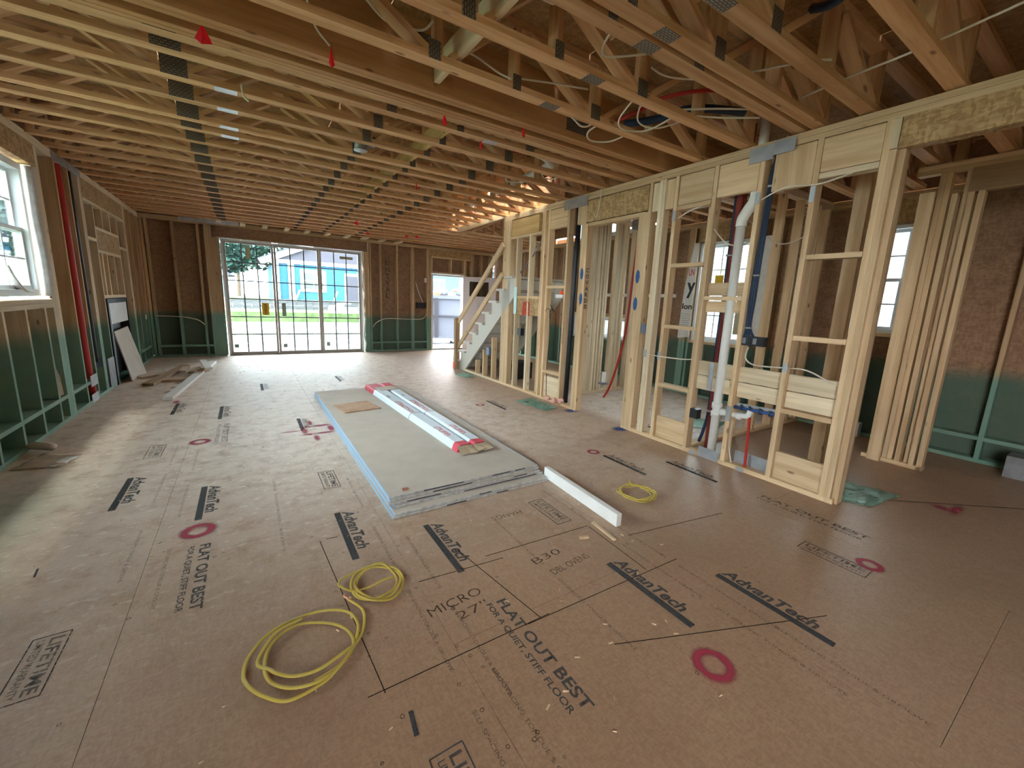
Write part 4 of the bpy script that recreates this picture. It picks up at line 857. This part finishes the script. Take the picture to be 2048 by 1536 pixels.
tag(box('electrical_box', None, -1.66, -1.60, 7.36, 7.42, .34, .47, M['bluebox']), 'grey blue box by the black pipe low on the left wall', 'electrical box')
# green plastic
def filmsheet(pts, h, label, seed): return rag('plastic_sheet', pts, M['film'], h, label, 'plastic sheet', 14, seed)
filmsheet([(3.70, 1.16), (3.79, .92), (4.27, .86), (4.18, 1.22)], .022, 'green wrapping film with a paper label on the floor past the partition end', 5)
rag('paper_label', [(3.76, 1.12), (3.84, .96), (4.06, .94), (4.04, 1.15)], M['wrap'], .004, 'printed white paper under the green film past the partition end', 'paper', 5, 8)
filmsheet([(3.12, 4.78), (3.20, 4.16), (3.46, 4.22), (3.42, 4.82)], .03, 'crumpled clear green film on the floor before the black pipe', 6)
filmsheet([(3.22, 7.05), (3.24, 6.65), (3.50, 6.70), (3.48, 7.2)], .02, 'small scraps of clear film at the foot of the stairs', 9)
filmsheet([(4.35, 2.9), (4.55, 2.6), (5.0, 2.75), (4.8, 3.1)], .012, 'pale film on the floor of the room behind the partition', 10)
tag(box('outlet_cover', None, 5.93, 6.03, 1.68, 1.74, .0, .16, M['ivory']), 'small white box standing on the floor under the right hand window', 'box')
tag(box('tool_case', None, 5.75, 6.0, .28, .52, 0, .20, M['galv_dark']), 'grey case on the floor in the dark far right corner', 'case')

# ------------------------------------------------------------------ plumbing and wiring on the partition
dp = empty('drain_pipe', (3.625, 2.095, 0), 'white plastic drain pipe rising in the right partition with an offset near its top', 'pipe')
tube('pipe_run', dp, [(3.625, 2.095, .03), (3.625, 2.095, 2.14)], .038, M['pvc'], 14, 0); tube('pipe_run', dp, [(3.625, 2.0, 2.36), (3.625, 2.0, 3.0)], .038, M['pvc'], 14, 0)
tube('elbow', dp, [(3.625, 2.095, 2.12), (3.625, 2.09, 2.18), (3.625, 2.05, 2.25), (3.625, 2.01, 2.31), (3.625, 2.0, 2.38)], .044, M['pvc'], 14)
for z in (.42, .50): tube('coupling', dp, [(3.625, 2.095, z), (3.625, 2.095, z+.05)], .046, M['pvc'], 14, 0)
tube('branch_pipe', dp, [(3.625, 2.09, .47), (3.625, 2.03, .472), (3.625, 1.96, .475), (3.625, 1.86, .485), (3.62, 1.80, .50), (3.62, 1.785, .55)], .024, M['pvc'], 10)
for y in (2.03, 1.88): tube('coupling', dp, [(3.625, y+.02, .473), (3.625, y-.02, .477)], .031, M['pvc'], 10, 0)
tag(tube('waste_pipe', None, [(3.635, 4.29, .05), (3.635, 4.27, 1.3), (3.635, 4.245, 2.62)], .034, M['abs'], 12, 2), 'black waste pipe standing in the partition beside the door opening', 'pipe')
def bundle(name, lines, label, cat, ties=(), m=None):
    o = empty(name, lines[0][0][0], label, cat)
    for pts, r, mm in lines: tube('cable', o, pts, r, M[mm], 6, 5)
    for p, rr in ties: tube('cable_tie', o, [(p[0], p[1], p[2]-.008), (p[0], p[1], p[2]+.008)], rr, M['galv'], 8, 0)
    return o
ls = []
for i in range(9):
    dx, dy = .014*(i % 3), .014*(i//3); ls.append(([(3.60+dx, 1.83+dy*2, 2.75), (3.60+dx, 1.845+dy, 2.62), (3.60+dx, 1.865+dy, 2.45), (3.60+dx, 1.88+dy, 1.9), (3.60+dx, 1.885+dy*1.2, 1.5), (3.60+dx, 1.89+dy, 1.27), (3.60+dx, 1.84+dy*3.2, 1.17)], .0065, 'navy'))
ls.append(([(3.60, 1.80, 2.75), (3.595, 1.82, 2.6), (3.595, 1.845, 2.45)], .006, 'romex'))
bundle('cable_bundle', ls, 'thick bundle of dark blue cables running down the partition to a black box', 'cables', [((3.612, 1.88, 2.40), .028), ((3.612, 1.895, 1.70), .028), ((3.612, 1.90, 1.26), .028)])
eb = empty('electrical_box', (3.62, 1.845, 1.11), 'black four gang electrical box at the end of the blue cables', 'electrical box')
box('box_body', eb, 3.60, 3.66, 1.75, 1.94, 1.11, 1.19, M['blackbox'])
for i in range(4): box('box_slot', eb, 3.594, 3.60, 1.765+.045*i, 1.795+.045*i, 1.125, 1.175, M['galv_dark'] if i % 2 else M['abs'])
tag(box('electrical_box', None, 3.575, 3.64, 2.255, 2.335, .355, .445, M['blackbox']), 'small square black box low on a partition stud', 'electrical box')
tag(box('electrical_box', None, 3.575, 3.64, 5.40, 5.50, .88, .99, M['blackbox']), 'black box on the wall end post beside the stairs', 'electrical box')
tag(box('electrical_box', None, 3.575, 3.64, 6.40, 6.50, .44, .57, M['bluebox']), 'blue grey box on a stud beneath the staircase', 'electrical box')
tag(box('electrical_box', None, 3.575, 3.60, 2.978, 3.03, 1.12, 1.22, M['bluebox']), 'blue grey box on the post right of the door opening', 'electrical box')
bundle('supply_bundle', [([(3.78, 2.22, 3.0), (3.78, 2.225, 1.5), (3.78, 2.235, .9), (3.78, 2.23, .5), (3.77, 2.22, .05)], .036, 'darkred'), ([(3.77, 2.25, 3.0), (3.77, 2.26, 1.5), (3.77, 2.265, .9), (3.77, 2.26, .4), (3.77, 2.29, .2), (3.77, 2.32, .08)], .017, 'navy'), ([(3.80, 2.19, 3.0), (3.80, 2.195, 1.5), (3.80, 2.20, .9), (3.79, 2.19, .05)], .018, 'darkred')],
       'dark red and blue supply tubes running behind the white drain pipe', 'pipes', [((3.775, 2.24, 1.9), .045), ((3.775, 2.24, .42), .045)])
tag(board('bend_bracket', None, (3.575, 2.165, .66), (3.575, 2.165, .915), .04, .012, (0, 1, 0), M['galv']), 'bright steel tube bracket left of the white drain pipe', 'bracket')
tag(tube('riser_pipe', None, [(3.62, 1.79, .55), (3.62, 1.775, .3), (3.62, 1.765, .02)], .012, M['red'], 8), 'thin red riser tube right of the white drain pipe', 'pipe')
tag(tube('riser_pipe', None, [(3.63, 1.56, .17), (3.63, 1.575, .10), (3.63, 1.58, .02)], .011, M['blue'], 8), 'short blue riser tube at the partition bottom plate', 'pipe')
mfd = empty('manifold', (3.62, 1.72, .56), 'blue manifold bar fixed between partition studs', 'manifold')
tube('bar', mfd, [(3.62, 1.93, .55), (3.62, 1.58, .565)], .015, M['blue'], 8, 0); board('bracket_plate', mfd, (3.61, 1.90, .585), (3.61, 1.58, .60), .02, .006, (0, 0, 1), M['galv'])
for y in (1.86, 1.79, 1.70, 1.62): tube('valve', mfd, [(3.62, y, .54), (3.62, y, .59)], .018, M['navy'], 8, 0)
for a in ((3.572, 3.576, 1.99, 2.195, .005, .105, 'steel nail guard on the bottom plate under the white drain pipe'), (3.66, 3.665, 1.56, 1.89, .03, .15, 'long steel nail guard behind the red riser tube'), (3.572, 3.577, 1.935, 1.975, .42, .555, 'narrow steel guard on the stud right of the white drain pipe'),
          (3.565, 3.568, 1.875, 2.065, 2.595, 2.71, 'large steel plate over the top plates at the white drain pipe'), (3.566, 3.569, 1.72, 1.875, 2.62, 2.72, 'steel plate over the top plates above the blue cables'), (3.565, 3.568, 4.03, 4.475, 2.595, 2.715, 'steel plate over the top plates above the black waste pipe'),
          (3.571, 3.575, 1.53, 1.565, .935, 1.0, 'small steel guard on the stud right of the black box'), (3.571, 3.575, 2.93, 2.968, .87, .95, 'small steel guard on the pale post right of the doorway'), (3.571, 3.575, 2.745, 2.78, .87, .95, 'small steel guard on the stud next to the pale post'),
          (3.571, 3.575, 2.74, 2.778, 2.24, 2.34, 'small steel guard high on the stud right of the pale post'), (3.571, 3.575, 1.94, 1.975, 2.27, 2.36, 'small steel guard high on the stud beside the blue cables'), (3.571, 3.575, 1.535, 1.57, 2.22, 2.33, 'small steel guard high on the second stud from the end'),
          (3.571, 3.575, 2.22, 2.29, .0, .035, 'tiny steel guard on the bottom plate left of the drain pipe'), (3.571, 3.575, 1.75, 1.82, .0, .032, 'tiny steel guard on the bottom plate near the red riser')): metal(*a)
def cable(pts, label, r=.0062, m='romex'): return tag(tube('electrical_cable', None, pts, r, M[m], 6, 7), label, 'cable')
cable([(3.60, 2.98, .905), (3.575, 2.76, .90), (3.60, 2.5, .905), (3.62, 2.37, .92)], 'white cable stretched across the studs right of the doorway')
cable([(3.62, 1.88, 1.10), (3.63, 1.90, 1.0), (3.62, 1.82, .95), (3.60, 1.65, .955), (3.575, 1.53, .97)], 'white cable looping from the black four gang box')
cable([(3.62, 1.53, .965), (3.60, 1.42, .97), (3.60, 1.32, .94), (3.62, 1.20, .87)], 'white cable sagging between the last two partition studs')
cable([(3.62, 2.75, 2.27), (3.60, 2.6, 2.32), (3.60, 2.4, 2.36)], 'white cable high between studs left of the drain pipe')
cable([(3.60, 1.95, 2.3), (3.58, 1.75, 2.36), (3.575, 1.5, 2.34), (3.60, 1.25, 2.40)], 'white cable strung high across the studs right of the blue bundle')
cable([(3.62, 1.93, .42), (3.61, 1.925, .2), (3.60, 1.88, .04)], 'white cable down the stud right of the drain pipe to the floor')
cable([(3.60, 2.33, 2.12), (3.70, 2.25, 2.0), (3.72, 2.1, 1.98), (3.70, 2.0, 2.05)], 'white cable loop behind the drain pipe offset')
cable([(4.2, 2.37, 2.3), (4.3, 2.1, 2.05), (4.1, 1.75, 2.1), (3.66, 1.56, 2.3)], 'white cable hanging in the room behind the blue bundle')
cable([(3.575, 3.80, 2.74), (3.565, 3.81, 2.55), (3.57, 3.86, 2.42)], 'white cable hanging over the strand board header')
cable([(3.62, 5.0, 2.3), (3.62, 5.2, 2.1), (3.63, 5.55, 1.85)], 'dark cables sloping down through the first partition bay', .012, 'galv_dark')
cable([(3.61, 4.72, 1.30), (3.61, 4.70, .9), (3.61, 4.72, .45), (3.61, 4.70, .05)], 'dark wire down the bay left of the black waste pipe', .006, 'abs')
for i in range(4):
    a = i*1.6; cable([(3.60, 4.62+.02*i, 1.30), (3.57, 4.66+.07*math.cos(a), 1.32+.05*math.sin(a)), (3.57, 4.66+.11*math.cos(a), 1.28+.09*math.sin(a))], ('black wire end curling up in the bay left of the waste pipe', 'black wire end curling right in the bay left of the waste pipe', 'black wire end curling down in the bay left of the waste pipe', 'black wire end curling left in the bay left of the waste pipe')[i], .004, 'abs')
tag(box('foam_strip', None, 3.566, 3.572, 5.54, 5.62, 1.21, 1.63, M['aqua']), 'aqua foam strip fixed upright on the first partition bay', 'foam strip')
sg = empty('fire_sealant', (3.62, 4.5, 1.50), 'white tray with a red cap on the blocking left of the waste pipe', 'tray')
box('tray', sg, 3.585, 3.66, 4.42, 4.58, 1.475, 1.52, M['white']); tube('cap', sg, [(3.62, 4.46, 1.522), (3.62, 4.46, 1.57)], .045, M['orange'], 12, 0)
tag(tube('sealant_tube', None, [(4.05, 4.0, .36), (4.05, 4.0, .50)], .03, M['white'], 12, 0), 'white tube with red label hanging in the doorway shadow', 'tube')
tag(box('sealant_bracket', None, 4.0, 4.1, 3.96, 4.04, .33, .36, M['galv']), 'small steel ledge carrying the white tube in the doorway', 'bracket')
for i, (x, y) in enumerate(((3.55, 4.60), (3.52, 4.38), (3.57, 4.30))):
    P = [(x+random.uniform(-.05, .05), y+random.uniform(-.05, .05), .02+random.uniform(0, .07)) for _ in range(9)]
    tag(tube('foam_scrap', None, P, .02, plain('pink sealing foam%d' % i, (.80, .48, .40), .8), 6, 3), ('pink foam scraps by the bottom plate left of the waste pipe', 'pink foam scraps on the floor before the waste pipe', 'pink foam scraps tight against the waste pipe foot')[i], 'foam')
# red riser in the doorway
tag(tube('riser_pipe', None, [(4.45, 3.95, 2.5), (4.45, 4.0, 1.8), (4.45, 4.05, 1.0), (4.42, 4.2, .3), (4.38, 4.3, .05)], .016, M['red'], 8), 'bright red tube seen through the doorway of the partition', 'pipe')
tag(box('duct_boot', None, 4.4, 4.62, 3.85, 4.05, 2.42, 2.60, M['galv_dark']), 'dark steel duct boot hanging in the doorway', 'duct')

# ------------------------------------------------------------------ things in the ceiling
FL = (((-.098, 3.03), 'pink flag nearest the top left, under the doubled beam'), ((.507, 2.865), 'pink flag on the near face of the big beam, top middle'), ((1.34, 3.18), 'pink flag under the beam above the drywall stack'), ((1.924, 2.985), 'pink flag under the big beam, right of the stack'), ((1.786, 3.44), 'pink flag on the truss just behind the big beam'), ((1.818, 5.16), 'pink flag hanging mid ceiling beyond the strongback'), ((1.819, 8.41), 'small pink flag far back in the ceiling'))
for i, ((x, y), lab) in enumerate(FL):
    s = 1.0; zt = 2.775 if i != 1 else 2.80; wd = (.045, .02, .03, .025, .02, .02, .05)[i]; hh = .105 if i != 1 else .12
    V = [(x, y, zt), (x-wd*.8, y-.01, zt-hh*.8), (x-.2*wd, y-.012, zt-hh), (x+wd*.9, y+.01, zt-hh*.78), (x+.2*wd, y+.02, zt-hh*.5)]
    o = mesh_obj('marker_flag', V, [(0, 1, 2, 4), (0, 4, 2, 3)], M['pink']); md = o.modifiers.new('thick', 'SOLIDIFY'); md.thickness = .0015; tag(o, lab, 'flag', 'pink marker flags in the ceiling')
for i, (x, y) in enumerate(((3.05, 9.3), (2.3, 9.6), (3.25, 9.2))):
    o = mesh_obj('marker_flag', [(x, y, 2.75), (x-.05, y, 2.69), (x+.05, y+.01, 2.685)], [(0, 1, 2)], M['pink']); md = o.modifiers.new('thick', 'SOLIDIFY'); md.thickness = .0015; tag(o, ('pink flag near the stair head in the far ceiling', 'pink flag above the studs right of the patio door', 'pink flag closest to the stair opening')[i], 'flag', 'pink marker flags in the ceiling')
lc = empty('light_can', (.978, 4.38, 2.745), 'grey recessed light can hung between two trusses', 'light fitting')
tube('can', lc, [(1.0, 4.38, 2.745), (1.0, 4.38, 2.86)], .055, M['galv_dark'], 14, 0); tube('trim_ring', lc, [(1.0, 4.38, 2.738), (1.0, 4.38, 2.746)], .062, M['galv'], 14, 0); box('junction_box', lc, 1.06, 1.13, 4.34, 4.42, 2.79, 2.87, M['abs']); board('hanger_bar', lc, (1.0, 4.21, 2.80), (1.0, 4.54, 2.80), .02, .004, (0, 0, 1), M['galv'])
for i, (pts, lab) in enumerate((([(3.06, 5.5, 2.9), (3.03, 5.0, 2.91), (3.0, 4.4, 2.92), (2.97, 4.0, 2.93)], 'white drain pipe lying in the trusses above the partition'), ([(2.97, 4.0, 2.93), (2.8, 3.9, 2.95), (2.62, 3.88, 2.96)], 'white drain branch turning off in the trusses'), ([(3.06, 6.2, 2.88), (3.06, 5.9, 2.88)], 'short white pipe end in the trusses farther back'))): tag(tube('drain_pipe', None, pts, .045, M['pvc'], 12, 5), lab, 'pipe')
for i, (pts, lab) in enumerate((([(2.35, 3.95, 2.93), (2.75, 3.85, 2.93)], 'red tube in the trusses behind the big beam'), ([(2.62, 3.62, 2.95), (2.9, 3.55, 2.95)], 'red tube nearest the big beam on its far side'), ([(2.66, 2.72, 2.9), (2.70, 2.50, 2.92), (2.68, 2.25, 2.92), (2.87, 2.0, 2.93), (3.2, 1.9, 2.93)], 'red tube weaving through the near right trusses'), ([(-1.3, 5.5, 2.95), (-.9, 5.52, 2.95)], 'red tube high in the trusses near the left wall'), ([(.2, 6.0, 2.95), (.9, 6.0, 2.95)], 'red tube between trusses beyond the strap plates'))): tag(tube('supply_tube', None, pts, .014, M['red'], 8, 6), lab, 'pipe')
for pts, lab, m, r in (([(2.72, 2.68, 2.88), (2.85, 2.45, 2.88), (2.95, 2.2, 2.9), (3.3, 2.0, 2.9)], 'blue tube beside the weaving red tube', 'navy', .03), ([(2.30, .80, 3.0), (2.45, .95, 2.95), (2.5, 1.12, 2.9), (2.55, 1.25, 2.95)], 'dark blue conduit bent in the near top right trusses', 'navy', .022)): tag(tube('supply_tube', None, pts, r, M[m], 8, 6), lab, 'pipe')
CB = (([(2.05, 2.60, 2.77), (2.12, 2.60, 2.735), (2.20, 2.62, 2.72), (2.27, 2.62, 2.735), (2.29, 2.58, 2.76)], 'white cable loop below the first truss near the big beam'),
 ([(2.40, 2.56, 2.79), (2.35, 2.70, 2.74), (2.45, 2.78, 2.72), (2.60, 2.72, 2.73), (2.66, 2.60, 2.76)], 'white cable loop drooping between beam and first truss'),
 ([(2.30, 2.17, 2.80), (2.38, 2.40, 2.75), (2.50, 2.48, 2.73), (2.68, 2.40, 2.74), (2.75, 2.20, 2.80)], 'white cable loop in the bay between first and second truss'),
 ([(2.35, 2.15, 2.82), (2.55, 2.38, 2.77), (2.75, 2.35, 2.76), (2.90, 2.16, 2.82)], 'second white cable loop in the bay right of the first loop'),
 ([(1.20, 2.12, 3.05), (1.22, 1.95, 2.90), (1.32, 1.90, 2.85), (1.42, 1.92, 2.90), (1.44, 1.80, 3.02)], 'hanging white cable loop top centre right'),
 ([(1.80, 1.72, 2.95), (1.74, 1.88, 2.84), (1.80, 1.98, 2.80), (1.95, 1.92, 2.82), (2.12, 1.80, 2.85)], 'white cable loop around the post of the second truss'),
 ([(2.2, 1.98, 2.86), (2.35, 1.95, 2.84), (2.6, 1.80, 2.84)], 'white cable crossing toward the paired trusses'),
 ([(2.70, 2.12, 2.80), (2.85, 1.95, 2.79), (3.05, 1.80, 2.79)], 'white cable angled up beside the partition top'),
 ([(2.85, 2.10, 2.79), (3.0, 1.98, 2.78), (3.2, 1.82, 2.78)], 'white cable resting near the paired trusses right end'),
 ([(3.2, 1.55, 2.82), (3.1, 1.2, 2.80), (3.05, .95, 2.79), (2.95, .60, 2.78), (2.9, .3, 2.80)], 'long white cable running under the nearest right trusses'),
 ([(2.60, 1.60, 2.80), (2.75, 1.35, 2.81), (2.85, 1.25, 2.81)], 'short white cable between the paired and single trusses'),
 ([(.55, 2.50, 2.95), (.75, 2.62, 2.90), (.95, 2.62, 2.92), (1.0, 2.55, 2.95)], 'white cable above the first truss near the beam bracket'),
 ([(1.15, 2.55, 2.87), (1.32, 2.62, 2.90), (1.48, 2.62, 2.86), (1.55, 2.56, 2.82)], 'white cable arching between two posts of the first truss'),
 ([(1.60, 2.56, 2.84), (1.85, 2.50, 2.86), (2.1, 2.45, 2.88)], 'white cable rising right of the middle truss post'),
 ([(2.72, 3.80, 2.80), (2.82, 3.95, 2.76), (2.95, 3.95, 2.76), (3.02, 3.82, 2.80)], 'white cable loop in the bay behind the double truss'),
 ([(2.55, 4.2, 2.82), (2.62, 4.4, 2.78), (2.78, 4.38, 2.78), (2.85, 4.2, 2.82)], 'white cable loop farther back beside the white pipe'),
 ([(.36, 2.72, 2.95), (.42, 2.82, 2.85), (.50, 2.87, 2.80)], 'white cable hanging to the flag on the big beam'),
 ([(.07, 3.70, 2.78), (.08, 3.72, 2.72), (.11, 3.72, 2.69)], 'white wire end hanging under the left trusses'))
for p, l in CB: cable(p, l, .0065)

# ------------------------------------------------------------------ outdoors
gr = empty('ground', (0, 20, -.5), 'bright ground outside of gravel, road, lawn and walkway', 'ground', kind='structure')
box('walkway', gr, -8, 14, 10.95, 13.2, -.25, -.12, M['concrete']); box('clay_strip', gr, -30, 30, 13.2, 14.2, -.42, -.30, M['silt']); box('gravel_bed', gr, -30, 40, 14.2, 20.5, -.50, -.38, M['gravel'])
box('grass_strip', gr, -30, 40, 20.5, 22, -.50, -.36, M['lawn']); box('road', gr, -60, 60, 22, 30, -.55, -.45, M['asphalt'])
prism('lawn', gr, [(-60, -.50), (60, -.50), (60, .15), (-60, .15)], 'y', 30, 30.01, M['lawn'])
mesh_obj('lawn', [(-60, 30, -.45), (60, 30, -.45), (60, 34.5, .18), (-60, 34.5, .18)], [(0, 1, 2, 3)], M['lawn'], gr)
mesh_obj('path', [(5.6, 30, -.43), (7.6, 30, -.43), (6.6, 34.4, .20), (5.2, 34.4, .20)], [(0, 1, 2, 3)], M['concrete'], gr)
box('side_yard', gr, 6.3, 60, -30, 10.9, -.6, -.5, M['concrete']); box('side_yard', gr, -60, -1.9, -30, 10.9, -.6, -.5, M['lawn']); box('upper_lawn', gr, -60, 60, 34.9, 80, .6, .75, M['lawn'])
rw = empty('retaining_wall', (5, 34.6, 0), 'grey stacked block retaining wall across the street', 'wall')
for j in range(4):
    for i in range(26):
        x = -9+i*1.1+(.55 if j % 2 else 0)
        if 5.2 < x < 6.3: continue
        box('block', rw, x, x+1.08, 34.5+.02*j, 34.85, .10+.19*j, .28+.19*j, M['block'])
for j in range(4): box('step', rw, 5.2, 7.35, 34.35+.12*j, 34.9, .10, .28+.17*j, M['concrete'])
hb = empty('house', (7, 37, .75), 'blue house with white trim and grey gable across the street', 'house')
HX0, HX1, HY, HZ0, HZ1 = 1.9, 13.2, 37, .75, 3.55
box('front_wall', hb, HX0, HX1, HY, HY+.2, HZ0, HZ1, M['side_blue']); box('side_wall', hb, HX0, HX0+.2, HY+.2, HY+9, HZ0, HZ1, M['side_blue'])
prism('gable', hb, [(HX0-.1, HZ1+.28), (HX1+.1, HZ1+.28), ((HX0+HX1)/2, 6.2)], 'y', HY-.1, HY+.1, M['side_mauve']); box('frieze_board', hb, HX0-.3, HX1+.3, HY-.16, HY+.0, HZ1, HZ1+.28, M['trim_out'])
cx = (HX0+HX1)/2
for sx in (-1, 1):
    a = Vector((cx, HY-.35, 6.45)); b = Vector((cx+sx*6.5, HY-.35, 3.55)); board('rake_board', hb, a, b, .42, .1, (0, 0, 1), M['trim_out'])
    rp = [(cx, 6.62), (cx+sx*6.6, 3.72), (cx+sx*6.6, 3.80), (cx, 6.72)]; prism('roof', hb, rp, 'y', HY-.5, HY+9, M['shingle'])
for x in (HX0, HX1-.5, 2.9): box('corner_post', hb, x-.05, x+.35, HY-.45, HY-.1, HZ0, HZ1, M['trim_out'])
box('porch_base', hb, HX0-.3, HX1+.3, HY-.6, HY, HZ0-.1, HZ0+.1, M['concrete'])
for x, z0, z1, wd in ((4.6, 1.75, 2.95, 1.35), (11.0, 1.75, 2.95, 1.35)):
    f = box('window', hb, x-wd/2-.25, x+wd/2+.25, HY-.08, HY, z0-.25, z1+.25, M['trim_out']); box('pane', f, x-wd/2, x+wd/2, HY-.10, HY-.07, z0, z1, M['darkglass']); box('sash_bar', f, x-wd/2, x+wd/2, HY-.13, HY-.09, (z0+z1)/2-.05, (z0+z1)/2+.05, M['trim_out']); box('sash_bar', f, x-.04, x+.04, HY-.13, HY-.09, z0, z1, M['trim_out'])
f = box('door', hb, 6.9, 8.3, HY-.08, HY, HZ0+.1, 3.1, M['trim_out']); box('door_leaf', f, 7.1, 8.1, HY-.11, HY-.07, HZ0+.1, 2.9, M['side_mauve'])
for x in (3.2, 5.9): board('railing_brace', hb, (x, HY-.7, HZ0), (x+.35, HY-.5, 1.6), .12, .1, (1, 0, 0), M['trim_out'])
hl = empty('house', (-6, 44, .7), 'distant pale house with blue car port left of the blue house', 'house')
box('front_wall', hl, -7, -1.2, 44, 48, .7, 2.6, M['side_teal']); prism('roof', hl, [(-7.6, 2.6), (-.6, 2.6), (-4.0, 4.4)], 'y', 43.6, 48.4, M['shingle']); box('door', hl, -5.6, -4.4, 43.9, 44, .7, 2.3, M['dump'])
def tree(x, y, h, r, label, seed):
    o = empty('tree', (x, y, .7), label, 'tree', 'trees across the street'); rr = random.Random(seed)
    tube('trunk', o, [(x, y, .6), (x+.1, y, .6+h*.25), (x, y, .6+h*.5)], [.22]*4+[.16]*4+[.12]*5, M['bark'], 8, 6)
    V, F = [], []
    for k in range(3200):
        a, b, q = rr.uniform(0, 6.283), math.acos(rr.uniform(-1, 1)), rr.uniform(.55, 1)**.5
        c = Vector((x+r*q*math.sin(b)*math.cos(a)*(1+.2*math.sin(a*3)), y+r*q*math.sin(b)*math.sin(a), .6+h*.62+h*.38*q*math.cos(b))); s = rr.uniform(.18, .42)
        u = Vector((rr.uniform(-1, 1), rr.uniform(-1, 1), rr.uniform(-.6, .6))).normalized(); v = u.cross(Vector((rr.uniform(-1, 1), rr.uniform(-1, 1), 1))).normalized(); i = len(V)
        V += [c-u*s, c+v*s*.5, c+u*s, c-v*s*.5]; F.append((i, i+1, i+2, i+3))
    mesh_obj('foliage', V, F, M['leafA'], o)
for a in ((-2.2, 47, 8.5, 3.3, 'leafy tree at the far left across the street'), (3.4, 55, 11, 4.2, 'leafy tree behind the left corner of the blue house'), (8.5, 62, 11, 3.9, 'leafy tree behind the roof of the blue house'), (-13.5, 52, 8, 3.4, 'leafy tree farthest left across the street'), (-.6, 58, 11.5, 3.6, 'low leafy tree in front of the taller ones at left'), (18, 60, 9, 3.8, 'leafy tree right of the blue house')): tree(*a, seed=int(a[1]*7+a[0]))
ht = empty('house', (14, 26, -.4), 'pale teal house with small windows behind the dumpster', 'house')
box('front_wall', ht, 8.0, 24, 24, 24.3, -.4, 3.3, M['side_teal']); prism('roof', ht, [(23.6, 3.3), (29, 5.6), (29, 5.7), (23.4, 3.45)], 'x', 7.6, 24.4, M['shingle']); box('eave_board', ht, 7.6, 24.4, 23.5, 23.65, 3.2, 3.45, M['dump'])
for x in (9.75, 11.6):
    f = box('window', ht, x-.45, x+.45, 23.93, 24, 1.35, 2.55, M['trim_out']); box('pane', f, x-.33, x+.33, 23.90, 23.94, 1.45, 2.45, M['darkglass']); box('sash_bar', f, x-.03, x+.03, 23.88, 23.92, 1.45, 2.45, M['trim_out'])
box('downspout', ht, 12.4, 12.5, 23.9, 24, -.4, 3.2, M['trim_out'])
du = empty('dumpster', (6.6, 15, -.2), 'grey blue roll off dumpster heaped with rubble outside the entry door', 'dumpster')
DX = Vector((.93, -.36, 0)).normalized(); DYv = Vector((-DX.y, DX.x, 0)); o0 = Vector((5.2, 14.7, -.18))
def dbx(n, par, u0, u1, v0, v1, z0, z1, m):
    a = o0+DX*u0+DYv*((v0+v1)/2); b = o0+DX*u1+DYv*((v0+v1)/2); a.z = b.z = (z0+z1)/2; return board(n, par, a, b, z1-z0, abs(v1-v0), (0, 0, 1), m)
dbx('side_panel', du, -.6, 4.6, 0, .06, -.05, 1.45, M['dump']); dbx('side_panel', du, -.6, 4.6, 2.2, 2.26, -.05, 1.62, M['dump_dark']); dbx('top_rail', du, -.65, 4.65, -.06, .08, 1.40, 1.52, M['dump']); dbx('bottom_rail', du, -.65, 4.65, -.05, .08, -.05, .03, M['dump'])
dbx('floor_pan', du, -.6, 4.6, .06, 2.2, 0, .1, M['dump_dark'])
for u in (-.6, .62, 1.9, 3.2): dbx('rib', du, u, u+.12, -.07, 0, 0, 1.42, M['dump_dark'])
dbx('rail_bar', du, -.6, 4.6, -.05, 0, .75, .80, M['dump_dark'])
for i in range(34):
    c = o0+DX*random.uniform(.4, 4.3)+DYv*random.uniform(.25, 2.0); s = random.uniform(.08, .2); c.z = 1.44+random.uniform(0, .30); mm = random.choice((M['white'], M['white'], M['orange'], M['blue'], M['tan'], M['carton']))
    tag(board('rubble_piece', None, c, c+Vector((random.uniform(-1, 1), random.uniform(-1, 1), random.uniform(-.4, .4))).normalized()*s*1.6, s, s*.5, (0, 1, .3), mm), 'piece of rubble heaped in the grey blue dumpster', 'rubble', 'rubble heaped in the dumpster')
tag(tube('debris_pile', None, [(4.0, 13.2, -.05), (4.6, 13.4, .0), (5.2, 13.2, -.04), (5.9, 13.5, -.05)], .09, M['concrete'], 7), 'pale strip of debris on the ground before the dumpster', 'debris')
hn = empty('house', (14.2, 2, 0), 'white sided neighbouring house seen through the right hand windows', 'house')
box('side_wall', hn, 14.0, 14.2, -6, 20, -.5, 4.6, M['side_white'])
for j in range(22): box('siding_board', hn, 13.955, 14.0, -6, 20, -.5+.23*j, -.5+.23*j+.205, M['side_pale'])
hw_ = empty('house', (-13, 8, 0), 'pale neighbouring house outside the left window', 'house')
box('side_wall', hw_, -13, -12.8, 2, 17, -.5, 3.6, M['side_white']); prism('roof', hw_, [(-12.6, 3.6), (-17, 6.0), (-17, 6.1), (-12.4, 3.72)], 'y', 1.6, 17.4, M['shingle'])
sh = []
V, F = [], []
rr = random.Random(4)
for k in range(700):
    x = rr.uniform(-14, 20); y = rr.uniform(15.5, 21); s = rr.uniform(.05, .12); z = -.38; i = len(V)
    for dx, dy, dz in ((-1, -1, 0), (1, -.8, 0), (.9, 1, 0), (-.8, .9, 0), (-.1, .1, .9)): V.append((x+dx*s, y+dy*s, z+dz*s))
    F += [(i, i+1, i+4), (i+1, i+2, i+4), (i+2, i+3, i+4), (i+3, i, i+4)]
tag(mesh_obj('loose_stone', V, F, M['block']), 'loose grey stones scattered on the gravel outside the patio door', 'stones', kind='stuff')
